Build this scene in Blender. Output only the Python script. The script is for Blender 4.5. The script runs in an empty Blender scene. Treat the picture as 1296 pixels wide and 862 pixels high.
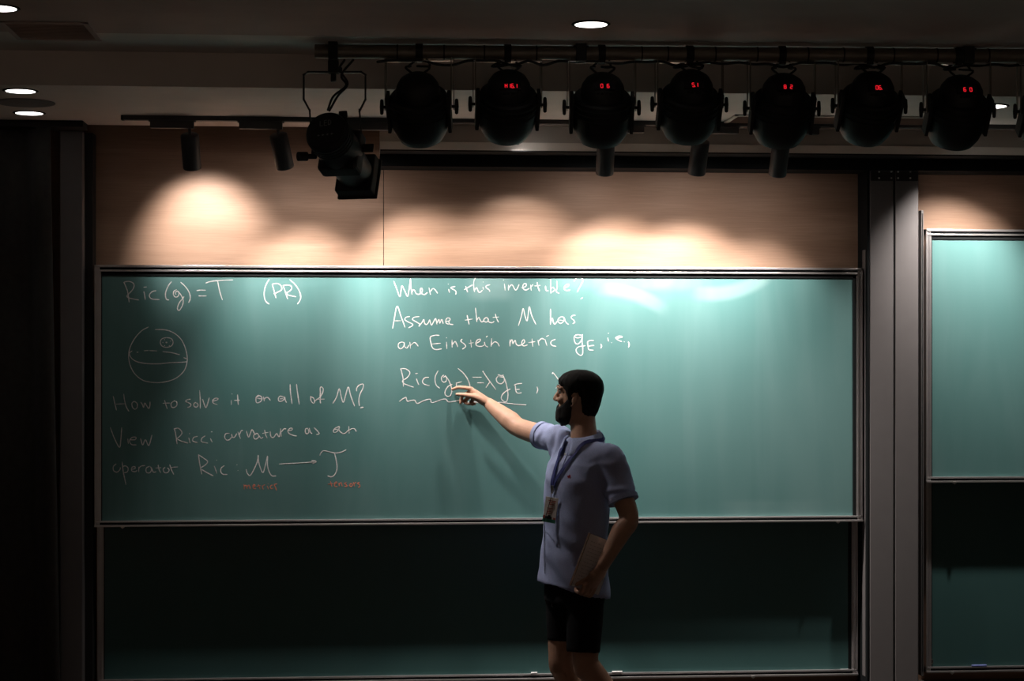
import bpy, bmesh, math, random
from mathutils import Vector, Matrix, noise
from mathutils.bvhtree import BVHTree

# ------------------------------------------------------------------ camera, world, exposure
SC = bpy.context.scene
COL = SC.collection
F = 2300.0                      # focal length in pixels of the 1296 px frame
PSI = math.radians(4.6)         # camera turned a little to the right of the wall's normal
HOR = 455.0                     # image row of the horizon
CAM = Vector((0.0, -8.792, 1.84))
cs, sn = math.cos(PSI), math.sin(PSI)
cd = bpy.data.cameras.new('camera'); cam = bpy.data.objects.new('camera', cd); COL.objects.link(cam)
cam.location = CAM; cam.rotation_euler = (math.pi/2, 0, -PSI)
cd.sensor_width = 36.0; cd.lens = 36.0*F/1296.0; cd.shift_y = (HOR-431.0)/1296.0
cd.clip_start = 0.05; cd.clip_end = 60
SC.camera = cam
w = bpy.data.worlds.new('world'); SC.world = w; w.use_nodes = True
w.node_tree.nodes['Background'].inputs[0].default_value = (0.9, 0.95, 1.0, 1)
w.node_tree.nodes['Background'].inputs[1].default_value = 0.0
SC.view_settings.view_transform = 'Standard'
SC.view_settings.look = 'None'
SC.view_settings.exposure = 0.0
SC.view_settings.gamma = 1.0
SC.view_settings.use_curve_mapping = False

# track spot lamps: image column of the head, image row of the head's top, tilt dx, aimed point on the wall, cone, watts
HEADS = [  # column, top row, adapter side, aim column, aim row, aim depth, cone, watts
    (240, 170, -1, 262, 300, 0.0, 80, 44.0),
    (352, 170, -1, 392, 405, -.12, 80, 84.0),
    (447, 172,  1, 560, 400, -.12, 86, 96.0),
    (618, 160,  1, 660, 400, -.12, 88, 70.0),
    (767, 178,  1, 790, 395, -.12, 90, 100.0),
    (887, 178,  1, 872, 400, -.12, 88, 96.0),
    (989, 180,  1, 962, 430, -.12, 78, 52.0),
    (1188, 162, 1, 1195, 390, -.12, 82, 190.0),
]
SPILL = 0.045                                  # share of stray light around each beam
LAMP_COL = (1.0, 0.91, 0.85)
DOWN_W = 2.5          # watts of each round downlight
FILL_W = 680.0         # watts of each added fill lamp, unseen behind the camera

def ray(px, py):
    u = (px-648.0)/F; v = -(py-HOR)/F
    return Vector((u*cs+sn, cs-u*sn, v))
def at(px, py, Y):
    d = ray(px, py); return CAM + d*((Y-CAM.y)/d.y)
def atz(px, py, Z):
    d = ray(px, py); return CAM + d*((Z-CAM.z)/d.z)
def V(*a): return Vector(a)

# ------------------------------------------------------------------ materials
MATS = {}
def mat(name, col, rough=0.5, metal=0.0, emit=None, estr=0.0, spec=0.5, nscale=None, namt=0.0, bump=0.0, stretch=(1,1,1), col2=None, sheen=0.0, sss=0.0):
    if name in MATS: return MATS[name]
    m = bpy.data.materials.new(name); m.use_nodes = True; nt = m.node_tree
    b = nt.nodes['Principled BSDF']
    b.inputs['Base Color'].default_value = (*col, 1); b.inputs['Roughness'].default_value = rough
    b.inputs['Metallic'].default_value = metal; b.inputs['Specular IOR Level'].default_value = spec
    if sheen: b.inputs['Sheen Weight'].default_value = sheen
    if sss:
        b.inputs['Subsurface Weight'].default_value = sss
        b.inputs['Subsurface Radius'].default_value = (0.01, 0.004, 0.002)
    if emit:
        b.inputs['Emission Color'].default_value = (*emit, 1); b.inputs['Emission Strength'].default_value = estr
    if nscale:
        tc = nt.nodes.new('ShaderNodeTexCoord'); mp = nt.nodes.new('ShaderNodeMapping'); mp.inputs['Scale'].default_value = stretch
        n = nt.nodes.new('ShaderNodeTexNoise'); n.inputs['Scale'].default_value = nscale; n.inputs['Detail'].default_value = 6
        nt.links.new(tc.outputs['Object'], mp.inputs[0]); nt.links.new(mp.outputs[0], n.inputs['Vector'])
        if namt:
            r = nt.nodes.new('ShaderNodeValToRGB')
            c2 = col2 or tuple(max(0, c*(1-namt)) for c in col)
            r.color_ramp.elements[0].position = 0.35; r.color_ramp.elements[0].color = (*c2, 1)
            r.color_ramp.elements[1].position = 0.65; r.color_ramp.elements[1].color = (*col, 1)
            nt.links.new(n.outputs['Fac'], r.inputs[0]); nt.links.new(r.outputs[0], b.inputs['Base Color'])
        if bump:
            bp = nt.nodes.new('ShaderNodeBump'); bp.inputs['Strength'].default_value = bump; bp.inputs['Distance'].default_value = 0.004
            nt.links.new(n.outputs['Fac'], bp.inputs['Height']); nt.links.new(bp.outputs[0], b.inputs['Normal'])
    MATS[name] = m; return m

def wood_mat():
    m = bpy.data.materials.new('oak_veneer'); m.use_nodes = True; nt = m.node_tree; L = nt.links.new
    b = nt.nodes['Principled BSDF']; b.inputs['Roughness'].default_value = 0.55; b.inputs['Specular IOR Level'].default_value = 0.3
    tc = nt.nodes.new('ShaderNodeTexCoord')
    def nz(scale, st, det, dist=0.0):
        mp = nt.nodes.new('ShaderNodeMapping'); mp.inputs['Scale'].default_value = st
        n = nt.nodes.new('ShaderNodeTexNoise'); n.inputs['Scale'].default_value = scale; n.inputs['Detail'].default_value = det; n.inputs['Distortion'].default_value = dist
        L(tc.outputs['Object'], mp.inputs[0]); L(mp.outputs[0], n.inputs['Vector']); return n.outputs['Fac']
    big = nz(1.3, (0.5, 1, 5), 6, 1.2); fine = nz(9, (0.7, 1, 22), 6, 0.3)
    r1 = nt.nodes.new('ShaderNodeValToRGB')
    r1.color_ramp.elements[0].position = 0.3; r1.color_ramp.elements[0].color = (0.255, 0.155, 0.103, 1)
    r1.color_ramp.elements[1].position = 0.7; r1.color_ramp.elements[1].color = (0.365, 0.236, 0.165, 1)
    L(big, r1.inputs[0])
    r2 = nt.nodes.new('ShaderNodeValToRGB')
    r2.color_ramp.elements[0].position = 0.3; r2.color_ramp.elements[0].color = (0.72, 0.70, 0.68, 1)
    r2.color_ramp.elements[1].position = 0.62; r2.color_ramp.elements[1].color = (1, 1, 1, 1)
    L(fine, r2.inputs[0])
    mx = nt.nodes.new('ShaderNodeMix'); mx.data_type = 'RGBA'; mx.blend_type = 'MULTIPLY'; mx.inputs['Factor'].default_value = 0.5
    L(r1.outputs[0], mx.inputs['A']); L(r2.outputs[0], mx.inputs['B']); L(mx.outputs['Result'], b.inputs['Base Color'])
    return m

def board_mat(name, dust, org=(0, 0, 0)):
    """green writing board with a film of rubbed chalk dust and eraser arcs"""
    m = bpy.data.materials.new(name); m.use_nodes = True; nt = m.node_tree; L = nt.links.new
    b = nt.nodes['Principled BSDF']; b.inputs['Roughness'].default_value = 0.42; b.inputs['Specular IOR Level'].default_value = 0.4
    tc = nt.nodes.new('ShaderNodeTexCoord')
    def nz(scale, st, det, dist, lo, hi, rot=0.0):
        mp = nt.nodes.new('ShaderNodeMapping'); mp.inputs['Scale'].default_value = st; mp.inputs['Rotation'].default_value = (0, rot, 0)
        n = nt.nodes.new('ShaderNodeTexNoise'); n.inputs['Scale'].default_value = scale; n.inputs['Detail'].default_value = det; n.inputs['Distortion'].default_value = dist
        L(tc.outputs['Object'], mp.inputs[0]); L(mp.outputs[0], n.inputs['Vector'])
        mr = nt.nodes.new('ShaderNodeMapRange'); mr.inputs['From Min'].default_value = lo; mr.inputs['From Max'].default_value = hi
        L(n.outputs['Fac'], mr.inputs[0]); return mr.outputs[0]
    soft = nz(0.9, (1, 1, 1.0), 3, 0.4, 0.35, 0.75)
    streak = nz(2.0, (2.6, 1, 0.35), 5, 1.2, 0.45, 0.8, 0.12)
    def math_(op, a, bb):
        q = nt.nodes.new('ShaderNodeMath'); q.operation = op
        for i, x in enumerate((a, bb)):
            if isinstance(x, float): q.inputs[i].default_value = x
            else: L(x, q.inputs[i])
        return q.outputs[0]
    f = math_('ADD', math_('MULTIPLY', soft, 0.10*dust), math_('MULTIPLY', streak, 0.055*dust))
    if dust > 0.5:
        # rubbed out band near the top of the board and two eraser arcs
        sp = nt.nodes.new('ShaderNodeSeparateXYZ'); L(tc.outputs['Object'], sp.inputs[0])
        def band(ax, c, wd):
            d = math_('ABSOLUTE', math_('SUBTRACT', sp.outputs[ax], float(c)), 0.0)
            mr = nt.nodes.new('ShaderNodeMapRange'); mr.interpolation_type = 'SMOOTHSTEP'
            mr.inputs['From Min'].default_value = wd; mr.inputs['From Max'].default_value = wd*0.45; L(d, mr.inputs[0]); return mr.outputs[0]
        def arc(cx, cz, rad, wd, x0, xw):
            dx = math_('SUBTRACT', sp.outputs['X'], float(cx)); dz = math_('SUBTRACT', sp.outputs['Z'], float(cz))
            rr = math_('SQRT', math_('ADD', math_('MULTIPLY', dx, dx), math_('MULTIPLY', dz, dz)), 0.0)
            d = math_('ABSOLUTE', math_('SUBTRACT', rr, float(rad)), 0.0)
            mr = nt.nodes.new('ShaderNodeMapRange'); mr.interpolation_type = 'SMOOTHSTEP'
            mr.inputs['From Min'].default_value = wd; mr.inputs['From Max'].default_value = wd*0.3; L(d, mr.inputs[0])
            return math_('MULTIPLY', mr.outputs[0], band('X', x0, xw))
        wob = nz(3.0, (1, 1, 1), 3, 0.8, 0.25, 0.7)
        P = lambda px, py: at(px, py, -0.12)-Vector(org)
        a1 = math_('MULTIPLY', math_('MULTIPLY', band('Z', P(700, 350).z, 0.085), band('X', P(800, 350).x, 0.42)), wob)
        q = P(620, 362)
        a2 = math_('MULTIPLY', math_('MULTIPLY', band('Z', q.z, 0.09), band('X', q.x, 0.13)), wob)
        c1 = P(760, 500); r1 = (P(760, 365)-c1).length
        a3 = math_('MULTIPLY', arc(c1.x, c1.z, r1, 0.05, P(800, 0).x, 0.2), band('Z', P(800, 365).z, .16))
        c2 = P(900, 250); r2 = (P(900, 372)-c2).length
        a4 = math_('MULTIPLY', arc(c2.x, c2.z, r2, 0.05, P(930, 0).x, 0.24), band('Z', P(800, 365).z, .16))
        q5 = P(980, 645)
        a5 = math_('MULTIPLY', math_('MULTIPLY', band('Z', q5.z, 0.06), band('X', q5.x, 0.3)), math_('MULTIPLY', wob, 0.5))
        s = a1
        for a in (a2, a3, a4, a5): s = math_('MAXIMUM', s, a)
        f = math_('ADD', f, math_('MULTIPLY', s, 0.17))
    mx = nt.nodes.new('ShaderNodeMix'); mx.data_type = 'RGBA'
    mx.inputs['A'].default_value = (0.084, 0.205, 0.200, 1) if dust > 0.5 else (0.050, 0.125, 0.122, 1); mx.inputs['B'].default_value = (0.56, 0.72, 0.72, 1)  # low dust also takes a darker base that holds the rear boards' shade
    L(f, mx.inputs['Factor']); L(mx.outputs['Result'], b.inputs['Base Color'])
    return m

M_wood = wood_mat()
M_board2 = board_mat('green_board_shaded', 0.15)  # rear boards: their shade is put into the colour as a darker green
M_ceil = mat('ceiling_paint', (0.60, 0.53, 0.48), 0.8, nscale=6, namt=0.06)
M_ceil_near = mat('ceiling_paint_dim', (0.42, 0.31, 0.27), 0.8, nscale=5, namt=0.08)  # same ceiling, darker: the weaker light there is put into the colour
M_white = mat('white_paint', (0.50, 0.46, 0.42), 0.7, nscale=8, namt=0.05)
M_lip = mat('white_lit_lip', (0.85, 0.80, 0.74), 0.4, nscale=8, namt=0.03)  # brighter than the bulkhead: light on the lip, put into the colour
M_alu = mat('aluminium', (0.55, 0.53, 0.53), 0.38, 0.85, nscale=30, namt=0.06, stretch=(0.2, 1, 1))
M_post = mat('grey_anodised', (0.15, 0.14, 0.14), 0.6, 0.0, nscale=12, namt=0.05)
M_black = mat('black_metal', (0.006, 0.006, 0.0065), 0.6, nscale=40, namt=0.1)
M_blackm = mat('black_matte', (0.010, 0.010, 0.010), 0.8, nscale=40, namt=0.1)
M_track = mat('track_black', (0.028, 0.030, 0.034), 0.5, nscale=30, namt=0.08)
M_dull = mat('black_dull', (0.012, 0.014, 0.015), 0.7, spec=0.1, nscale=40, namt=0.1)
M_pipe = mat('pipe_steel_dark', (0.17, 0.145, 0.115), 0.5, 0.3, nscale=20, namt=0.15)
M_steel = mat('bright_steel', (0.6, 0.58, 0.55), 0.3, 0.9, nscale=30, namt=0.05)
M_curtain = mat('black_velvet', (0.05, 0.047, 0.043), 0.95, nscale=30, namt=0.2, sheen=0.1)
M_floor = mat('floor_boards', (0.055, 0.043, 0.035), 0.5, nscale=3, namt=0.3, stretch=(0.3, 3, 1))
M_aud = mat('bounce_floor', (0.36, 0.32, 0.28), 0.9, nscale=4, namt=0.15)  # pale so that the unseen floor bounces light
M_dark = mat('dark_room_paint', (0.06, 0.055, 0.05), 0.9, nscale=4, namt=0.1)
M_lens = mat('downlight_lens', (0.9, 0.9, 0.9), 0.4, emit=(1.0, 0.95, 0.92), estr=2.6, nscale=10, namt=0.02)
M_hlens = mat('spot_lens', (0.9, 0.9, 0.9), 0.4, emit=(1.0, 0.93, 0.85), estr=4.0, nscale=10, namt=0.02)
M_glass = mat('dark_lens_glass', (0.02, 0.02, 0.025), 0.1, nscale=10, namt=0.05)
M_red = mat('red_led_digits', (0.3, 0.0, 0.01), 0.5, emit=(1.0, 0.015, 0.03), estr=0.75, nscale=10, namt=0.02)
M_label = mat('grey_marking', (0.20, 0.20, 0.20), 0.6, nscale=30, namt=0.1)
M_chalk = mat('white_chalk', (0.82, 0.82, 0.82), 0.9, nscale=120, namt=0.25)
M_ochalk = mat('orange_chalk', (0.80, 0.27, 0.17), 0.9, nscale=120, namt=0.3)
M_bchalk = mat('blue_chalk', (0.25, 0.32, 0.75), 0.9, nscale=120, namt=0.2)
M_skin = mat('skin', (0.56, 0.32, 0.22), 0.5, nscale=25, namt=0.12, bump=0.05, spec=0.35)
M_hair = mat('dark_hair', (0.010, 0.008, 0.007), 0.8, nscale=60, namt=0.4, bump=0.4, stretch=(1, 1, 0.25), spec=0.25)
M_polo = mat('blue_grey_pique', (0.38, 0.43, 0.66), 0.85, nscale=180, namt=0.1, bump=0.12, spec=0.2)
M_polo2 = mat('blue_grey_rib', (0.37, 0.42, 0.64), 0.9, nscale=200, namt=0.15, bump=0.15, spec=0.2)
M_short = mat('black_cotton', (0.010, 0.010, 0.012), 0.85, nscale=150, namt=0.2, bump=0.1, spec=0.2)
M_strap = mat('blue_strap', (0.022, 0.028, 0.17), 0.7, nscale=200, namt=0.15)
M_card = mat('badge_card', (0.82, 0.76, 0.72), 0.5, nscale=60, namt=0.1)
M_cardg = mat('badge_green', (0.03, 0.20, 0.13), 0.5, nscale=60, namt=0.1)
M_cardr = mat('badge_red', (0.45, 0.07, 0.05), 0.5, nscale=60, namt=0.1)
M_cardd = mat('badge_dark', (0.03, 0.04, 0.05), 0.5, nscale=60, namt=0.1)
M_logo = mat('red_thread', (0.50, 0.05, 0.07), 0.8, nscale=60, namt=0.1)
M_page = mat('notebook_paper', (0.84, 0.80, 0.80), 0.8, nscale=50, namt=0.06)
M_pageedge = mat('paper_edge', (0.55, 0.47, 0.33), 0.8, nscale=200, namt=0.2, stretch=(1, 1, 1))
M_cover = mat('brown_cover', (0.16, 0.08, 0.05), 0.6, nscale=50, namt=0.1)
M_ink = mat('grey_ink', (0.48, 0.45, 0.46), 0.8, nscale=50, namt=0.1)
M_eye = mat('eye_white', (0.7, 0.7, 0.68), 0.2, nscale=10, namt=0.02)
M_iris = mat('eye_iris', (0.05, 0.03, 0.02), 0.2, nscale=10, namt=0.1)
M_mouth = mat('lip', (0.42, 0.17, 0.14), 0.5, nscale=30, namt=0.1)
M_shoe = mat('white_shoe', (0.5, 0.5, 0.5), 0.6, nscale=40, namt=0.08)
M_sole = mat('shoe_sole', (0.6, 0.6, 0.58), 0.7, nscale=40, namt=0.08)
M_sock = mat('white_sock', (0.6, 0.6, 0.6), 0.9, nscale=150, namt=0.1)
M_tag = mat('white_label', (0.7, 0.7, 0.7), 0.6, nscale=50, namt=0.05)

# ------------------------------------------------------------------ mesh builder
def frame(d, hint=None):
    d = d.normalized(); h = Vector(hint) if hint is not None else (V(0, 0, 1) if abs(d.z) < 0.9 else V(0, 1, 0))
    a = h - d*h.dot(d)
    if a.length < 1e-6: a = d.orthogonal()
    a.normalize(); return a, d.cross(a).normalized()

def catmull(pts, n):
    if len(pts) < 3 or n <= 1: return [Vector(p) for p in pts]
    P = [Vector(p) for p in pts]; out = []
    for i in range(len(P)-1):
        p0 = P[i-1] if i else P[0]*2-P[1]; p1 = P[i]; p2 = P[i+1]; p3 = P[i+2] if i+2 < len(P) else P[-1]*2-P[-2]
        for k in range(n):
            t = k/n
            out.append(0.5*((2*p1)+(p2-p0)*t+(2*p0-5*p1+4*p2-p3)*t*t+(3*p1-p0-3*p2+p3)*t**3))
    out.append(P[-1]); return out

class MB:
    def __init__(s): s.v = []; s.f = []
    def quadbox(s, c):              # 8 corners: bottom 4 ccw, top 4 ccw
        b = len(s.v); s.v += [Vector(x) for x in c]
        s.f += [tuple(b+i for i in q) for q in ((3,2,1,0),(4,5,6,7),(0,1,5,4),(1,2,6,5),(2,3,7,6),(3,0,4,7))]; return s
    def box(s, p, q):
        (x0,x1),(y0,y1),(z0,z1) = [sorted((p[i], q[i])) for i in range(3)]
        return s.quadbox([(x0,y0,z0),(x1,y0,z0),(x1,y1,z0),(x0,y1,z0),(x0,y0,z1),(x1,y0,z1),(x1,y1,z1),(x0,y1,z1)])
    def obox(s, c, ax, ay, az):     # oriented box, half vectors
        c, ax, ay, az = map(Vector, (c, ax, ay, az))
        return s.quadbox([c-ax-ay-az, c+ax-ay-az, c+ax+ay-az, c-ax+ay-az, c-ax-ay+az, c+ax-ay+az, c+ax+ay+az, c-ax+ay+az])
    def rings(s, R, closed=True, cap0=True, cap1=True):
        b = len(s.v); n = len(R[0])
        for r in R: s.v += [Vector(p) for p in r]
        for i in range(len(R)-1):
            for j in range(n if closed else n-1):
                k = (j+1) % n
                s.f.append((b+i*n+j, b+i*n+k, b+(i+1)*n+k, b+(i+1)*n+j))
        if cap0: s.f.append(tuple(b+j for j in reversed(range(n))))
        if cap1: s.f.append(tuple(b+(len(R)-1)*n+j for j in range(n)))
        return s
    def lathe(s, prof, o, axis, n=32, hint=None):   # prof: (t along axis, radius)
        o = Vector(o); d = Vector(axis).normalized(); a, bb = frame(d, hint)
        R = [[o+d*t+(a*math.cos(2*math.pi*j/n)+bb*math.sin(2*math.pi*j/n))*max(r, 1e-4) for j in range(n)] for t, r in prof]
        return s.rings(R)
    def cyl(s, p, q, r, n=20, r2=None):
        p, q = Vector(p), Vector(q); L = (q-p).length
        return s.lathe([(0, r), (L, r if r2 is None else r2)], p, q-p, n)
    def tube(s, pts, rad, n=12, sub=4, hint=None, round_caps=True, ex=2.0):
        """smooth tube through pts; rad is a list of radii or (radius along hint, radius across)"""
        m = len(pts)
        if not isinstance(rad, (list, tuple)): rad = [rad]*m
        rad = [(r, r) if not isinstance(r, (list, tuple)) else r for r in rad]
        P = catmull(pts, sub) if m > 2 else [Vector(pts[0]).lerp(Vector(pts[1]), k/sub) for k in range(sub+1)]
        def rr(i):
            t = i/(len(P)-1)*(m-1); k = min(int(t), m-2); u = t-k
            return [rad[k][q]*(1-u)+rad[k+1][q]*u for q in (0, 1)]
        if hint is None:
            d0 = P[1]-P[0]; hint0, _ = frame(d0)
        else: hint0 = Vector(hint)
        R = []; a = hint0
        def ring(c, a, b, ra, rb):
            o = []
            for j in range(n):
                th = 2*math.pi*j/n; c_, s_ = math.cos(th), math.sin(th)
                if ex != 2.0:
                    c_ = math.copysign(abs(c_)**(2/ex), c_); s_ = math.copysign(abs(s_)**(2/ex), s_)
                o.append(c+a*ra*c_+b*rb*s_)
            return o
        N = len(P)
        for i in range(N):
            d = (P[min(i+1, N-1)]-P[max(i-1, 0)])
            a, b = frame(d, hint if hint is not None else a)
            ra, rb = rr(i)
            if round_caps and i == 0:
                dd = d.normalized(); k = min(ra, rb)
                for u in (1.0, 0.92, 0.7, 0.38): R.append(ring(P[0]-dd*k*u, a, b, ra*math.sqrt(max(0.0004, 1-u*u)), rb*math.sqrt(max(0.0004, 1-u*u))))
            R.append(ring(P[i], a, b, ra, rb))
            if round_caps and i == N-1:
                dd = d.normalized(); k = min(ra, rb)
                for u in (0.38, 0.7, 0.92, 1.0): R.append(ring(P[-1]+dd*k*u, a, b, ra*math.sqrt(max(0.0004, 1-u*u)), rb*math.sqrt(max(0.0004, 1-u*u))))
        return s.rings(R)
    def sphere(s, c, r, n=16, axes=None):
        c = Vector(c); ax = axes or (V(1,0,0), V(0,1,0), V(0,0,1)); rx, ry, rz = (r, r, r) if not isinstance(r, (tuple, list)) else r
        R = []
        for i in range(n//2+1):
            ph = -math.pi/2+math.pi*i/(n//2); k = max(math.cos(ph), 1e-3)
            R.append([c+ax[0]*rx*k*math.cos(2*math.pi*j/n)+ax[1]*ry*k*math.sin(2*math.pi*j/n)+ax[2]*rz*math.sin(ph) for j in range(n)])
        return s.rings(R)
    def build(s, name, m, parent=None, smooth=False, bevel=0.0, org=None):
        me = bpy.data.meshes.new(name)
        o0 = Vector(org) if org is not None else (Vector(parent['_org']) if parent is not None and '_org' in parent else V(0,0,0))
        me.from_pydata([tuple(v-o0) for v in s.v], [], s.f); me.update()
        bm = bmesh.new(); bm.from_mesh(me); bmesh.ops.recalc_face_normals(bm, faces=bm.faces); bm.to_mesh(me); bm.free()
        me.materials.append(m)
        o = bpy.data.objects.new(name, me); COL.objects.link(o)
        if parent is not None: o.parent = parent
        if parent is not None and '_org' in parent: o['_org'] = list(o0)
        elif org is not None: o.location = o0; o['_org'] = list(o0)
        if smooth:
            for p in me.polygons: p.use_smooth = True
            if smooth == 'auto':
                bmm = bmesh.new(); bmm.from_mesh(me)
                for e in bmm.edges:
                    if len(e.link_faces) == 2 and e.calc_face_angle(0) > math.radians(38): e.smooth = False
                bmm.to_mesh(me); bmm.free()
        if bevel:
            b = o.modifiers.new('bevel', 'BEVEL'); b.width = bevel; b.segments = 2; b.limit_method = 'ANGLE'
        return o

def tag(o, label=None, cat=None, group=None, kind=None):
    if label: o['label'] = label
    if cat: o['category'] = cat
    if group: o['group'] = group
    if kind: o['kind'] = kind
    return o
def thing(name, loc, label, cat, group=None):
    o = bpy.data.objects.new(name, None); COL.objects.link(o); o.location = loc; o['_org'] = list(loc); o.empty_display_size = 0.05
    return tag(o, label, cat, group)
def struct(name, mb, m, **k):
    o = mb.build(name, m, **k); o['kind'] = 'structure'; return o
def copy_tree(o, parent=None):
    c = o.copy(); COL.objects.link(c)
    if parent is not None: c.parent = parent
    for ch in o.children: copy_tree(ch, c)
    return c

# ------------------------------------------------------------------ levels measured from the photograph
YB = -0.12                                   # writing surface of the front boards
YR = -0.035                                  # writing surface of the rear boards
YG = -0.16                                   # the lower ceiling stops this far from the wall
z_sof = at(300, 160, YG).z                   # lower ceiling along the wall
y_beam = atz(500, 113, z_sof).y              # where the lower ceiling starts
z_hi = at(500, 70, y_beam).z                 # upper ceiling
y_step = atz(700, 48, z_hi).y                # edge between the darker near ceiling and the lighter strip
XL, XR, YREAR = -4.6, 5.2, -12.5
x_cur = at(66, 400, 0).x

# ------------------------------------------------------------------ the room
struct('floor', MB().box((XL, -3.2, -0.1), (XR, 0.1, 0.0)), M_floor)
struct('floor_audience', MB().box((XL, YREAR, -0.1), (XR, -3.2, -0.002)), M_aud)  # unseen floor part, added in a pale tone to light ceiling and beam
struct('wall_front', MB().box((XL, 0.0, 0.0), (at(485.5, 300, 0).x-0.0015, 0.1, z_sof+0.13)), M_wood)
struct('trim_1', MB().box((at(485.5, 300, 0).x+0.0015, 0.0, 0.0), (XR, 0.1, z_sof+0.13)), M_wood)
struct('wall_left', MB().box((XL-0.1, YREAR, 0), (XL, 0.1, z_hi+0.05)), M_dark)
struct('wall_right', MB().box((XR, YREAR, 0), (XR+0.1, 0.1, z_hi+0.05)), M_dark)
struct('wall_rear', MB().box((XL, YREAR-0.1, 0), (XR, YREAR, z_hi+0.05)), M_dark)
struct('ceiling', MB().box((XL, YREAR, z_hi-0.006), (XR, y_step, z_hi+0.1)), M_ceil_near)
struct('trim_2', MB().box((XL, y_step, z_hi), (XR, y_beam, z_hi+0.1)), M_ceil)  # lighter strip, standing for bounce light off the wall
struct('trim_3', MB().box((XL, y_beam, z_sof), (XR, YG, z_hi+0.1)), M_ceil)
struct('trim_6', MB().box((XL, YG, z_sof+0.12), (XR, 0.1, z_hi+0.1)), M_dark)
# white bulkhead, lip in brighter white standing for caught light, black head rail below
xb = at(481, 190, YG-0.1).x
YK = YG-0.11
z_b0 = at(700, 182.5, YK).z; z_b1 = at(700, 191, YK-0.05).z; z_b2 = at(700, 212, -0.18).z
struct('trim_4', MB().box((xb, YK, z_b0), (XR, 0.0, z_sof)), M_white)
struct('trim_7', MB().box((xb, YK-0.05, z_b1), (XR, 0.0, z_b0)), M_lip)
struct('trim_5', MB().box((xb, -0.18, z_b2), (XR, 0.0, z_b1)).box((xb, YK-0.049, z_b1-0.006), (XR, 0.0, z_b1)), M_dull)
# dark panel below the rear boards
zr0 = at(900, 861, YR).z
struct('baseboard_front', MB().box((x_cur, -0.03, 0.0), (XR, 0.0, zr0-0.02)), M_dark)

# black curtain left of the posts
cb = MB(); R0 = []; rnd = random.Random(3)
x_e = at(65, 400, -0.25).x
def cur_pts(off):
    out = []; N = 160
    for i in range(N+1):
        t = i/N; x = XL+0.1+(x_e-XL-0.1)*t
        y = -0.25+0.055*math.sin(t*62+1.2*math.sin(t*17))+0.02*math.sin(t*133)
        out.append((x, y+off))
    return out
front, back = cur_pts(-0.004), cur_pts(0.004)
loop = front+back[::-1]
zt = z_sof-0.012
rr = []
for k in range(9):
    z = 0.02+(zt-0.02)*k/8; lean = 0.05*(1-k/8)
    rr.append([V(x+lean*max(0, (x-XL)/(x_e-XL)), y, z) for x, y in loop])
cb.rings(rr)
ct = thing('stage_curtain', (x_e-0.6, -0.25, 0.0), 'black velvet curtain hanging in folds at the left edge', 'curtain')
cb.build('drape', M_curtain, ct, smooth=True)
MB().box((XL+0.05, -0.32, z_sof-0.03), (at(108, 158, -0.25).x, -0.18, z_sof)).build('curtain_rail', M_blackm, ct, bevel=0.003)

# ------------------------------------------------------------------ posts of the sliding boards
def post(px0, px1, ztop, label, bolts, lips):
    x0 = at(px0, 500, -0.17).x; x1 = at(px1, 500, -0.17).x
    t = thing('board_post', ((x0+x1)/2, -0.08, 0), label, 'post')
    MB().box((x0, -0.17, 0.0), (x1, 0.0, ztop)).build('post_body', M_post, t, bevel=0.004)
    for lx0, lx1, y in lips:
        a = at(lx0, 500, y).x; b = at(lx1, 500, y).x
        MB().box((a, y, 0.0), (b, -0.0, ztop)).build('guide_channel', M_black if lx1-lx0 > 3.5 else M_dull, t, bevel=0.001)
    if bolts:
        zp = at(1130, 229, -0.17).z
        MB().box((x0+0.004, -0.1745, zp), (x1-0.004, -0.1695, ztop-0.004)).build('top_plate', M_black, t, bevel=0.001)
        for bx, by in bolts:
            p = at(bx, by, -0.1745)
            MB().cyl(p+V(0, 0.001, 0), p-V(0, 0.004, 0), 0.0042, 12).build('bolt', M_steel, t, smooth='auto')
    return t
post(75.5, 104.5, z_sof-0.03, 'grey metal post left of the large chalkboard, beside the curtain', [], [(105, 117.5, -0.10)])
post(1101, 1131, z_b2, 'grey metal post right of the large chalkboard, left one of the touching pair', [(1112.5, 217.5), (1128, 217.5), (1112.5, 225.5), (1128, 225.5)], [(1097.5, 1100.5, -0.168)])
post(1133, 1162.5, z_b2, 'grey metal post beside the right chalkboard, right one of the touching pair', [(1136.5, 217.5), (1152, 217.5), (1136.5, 225.5), (1152, 225.5)], [])

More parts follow.
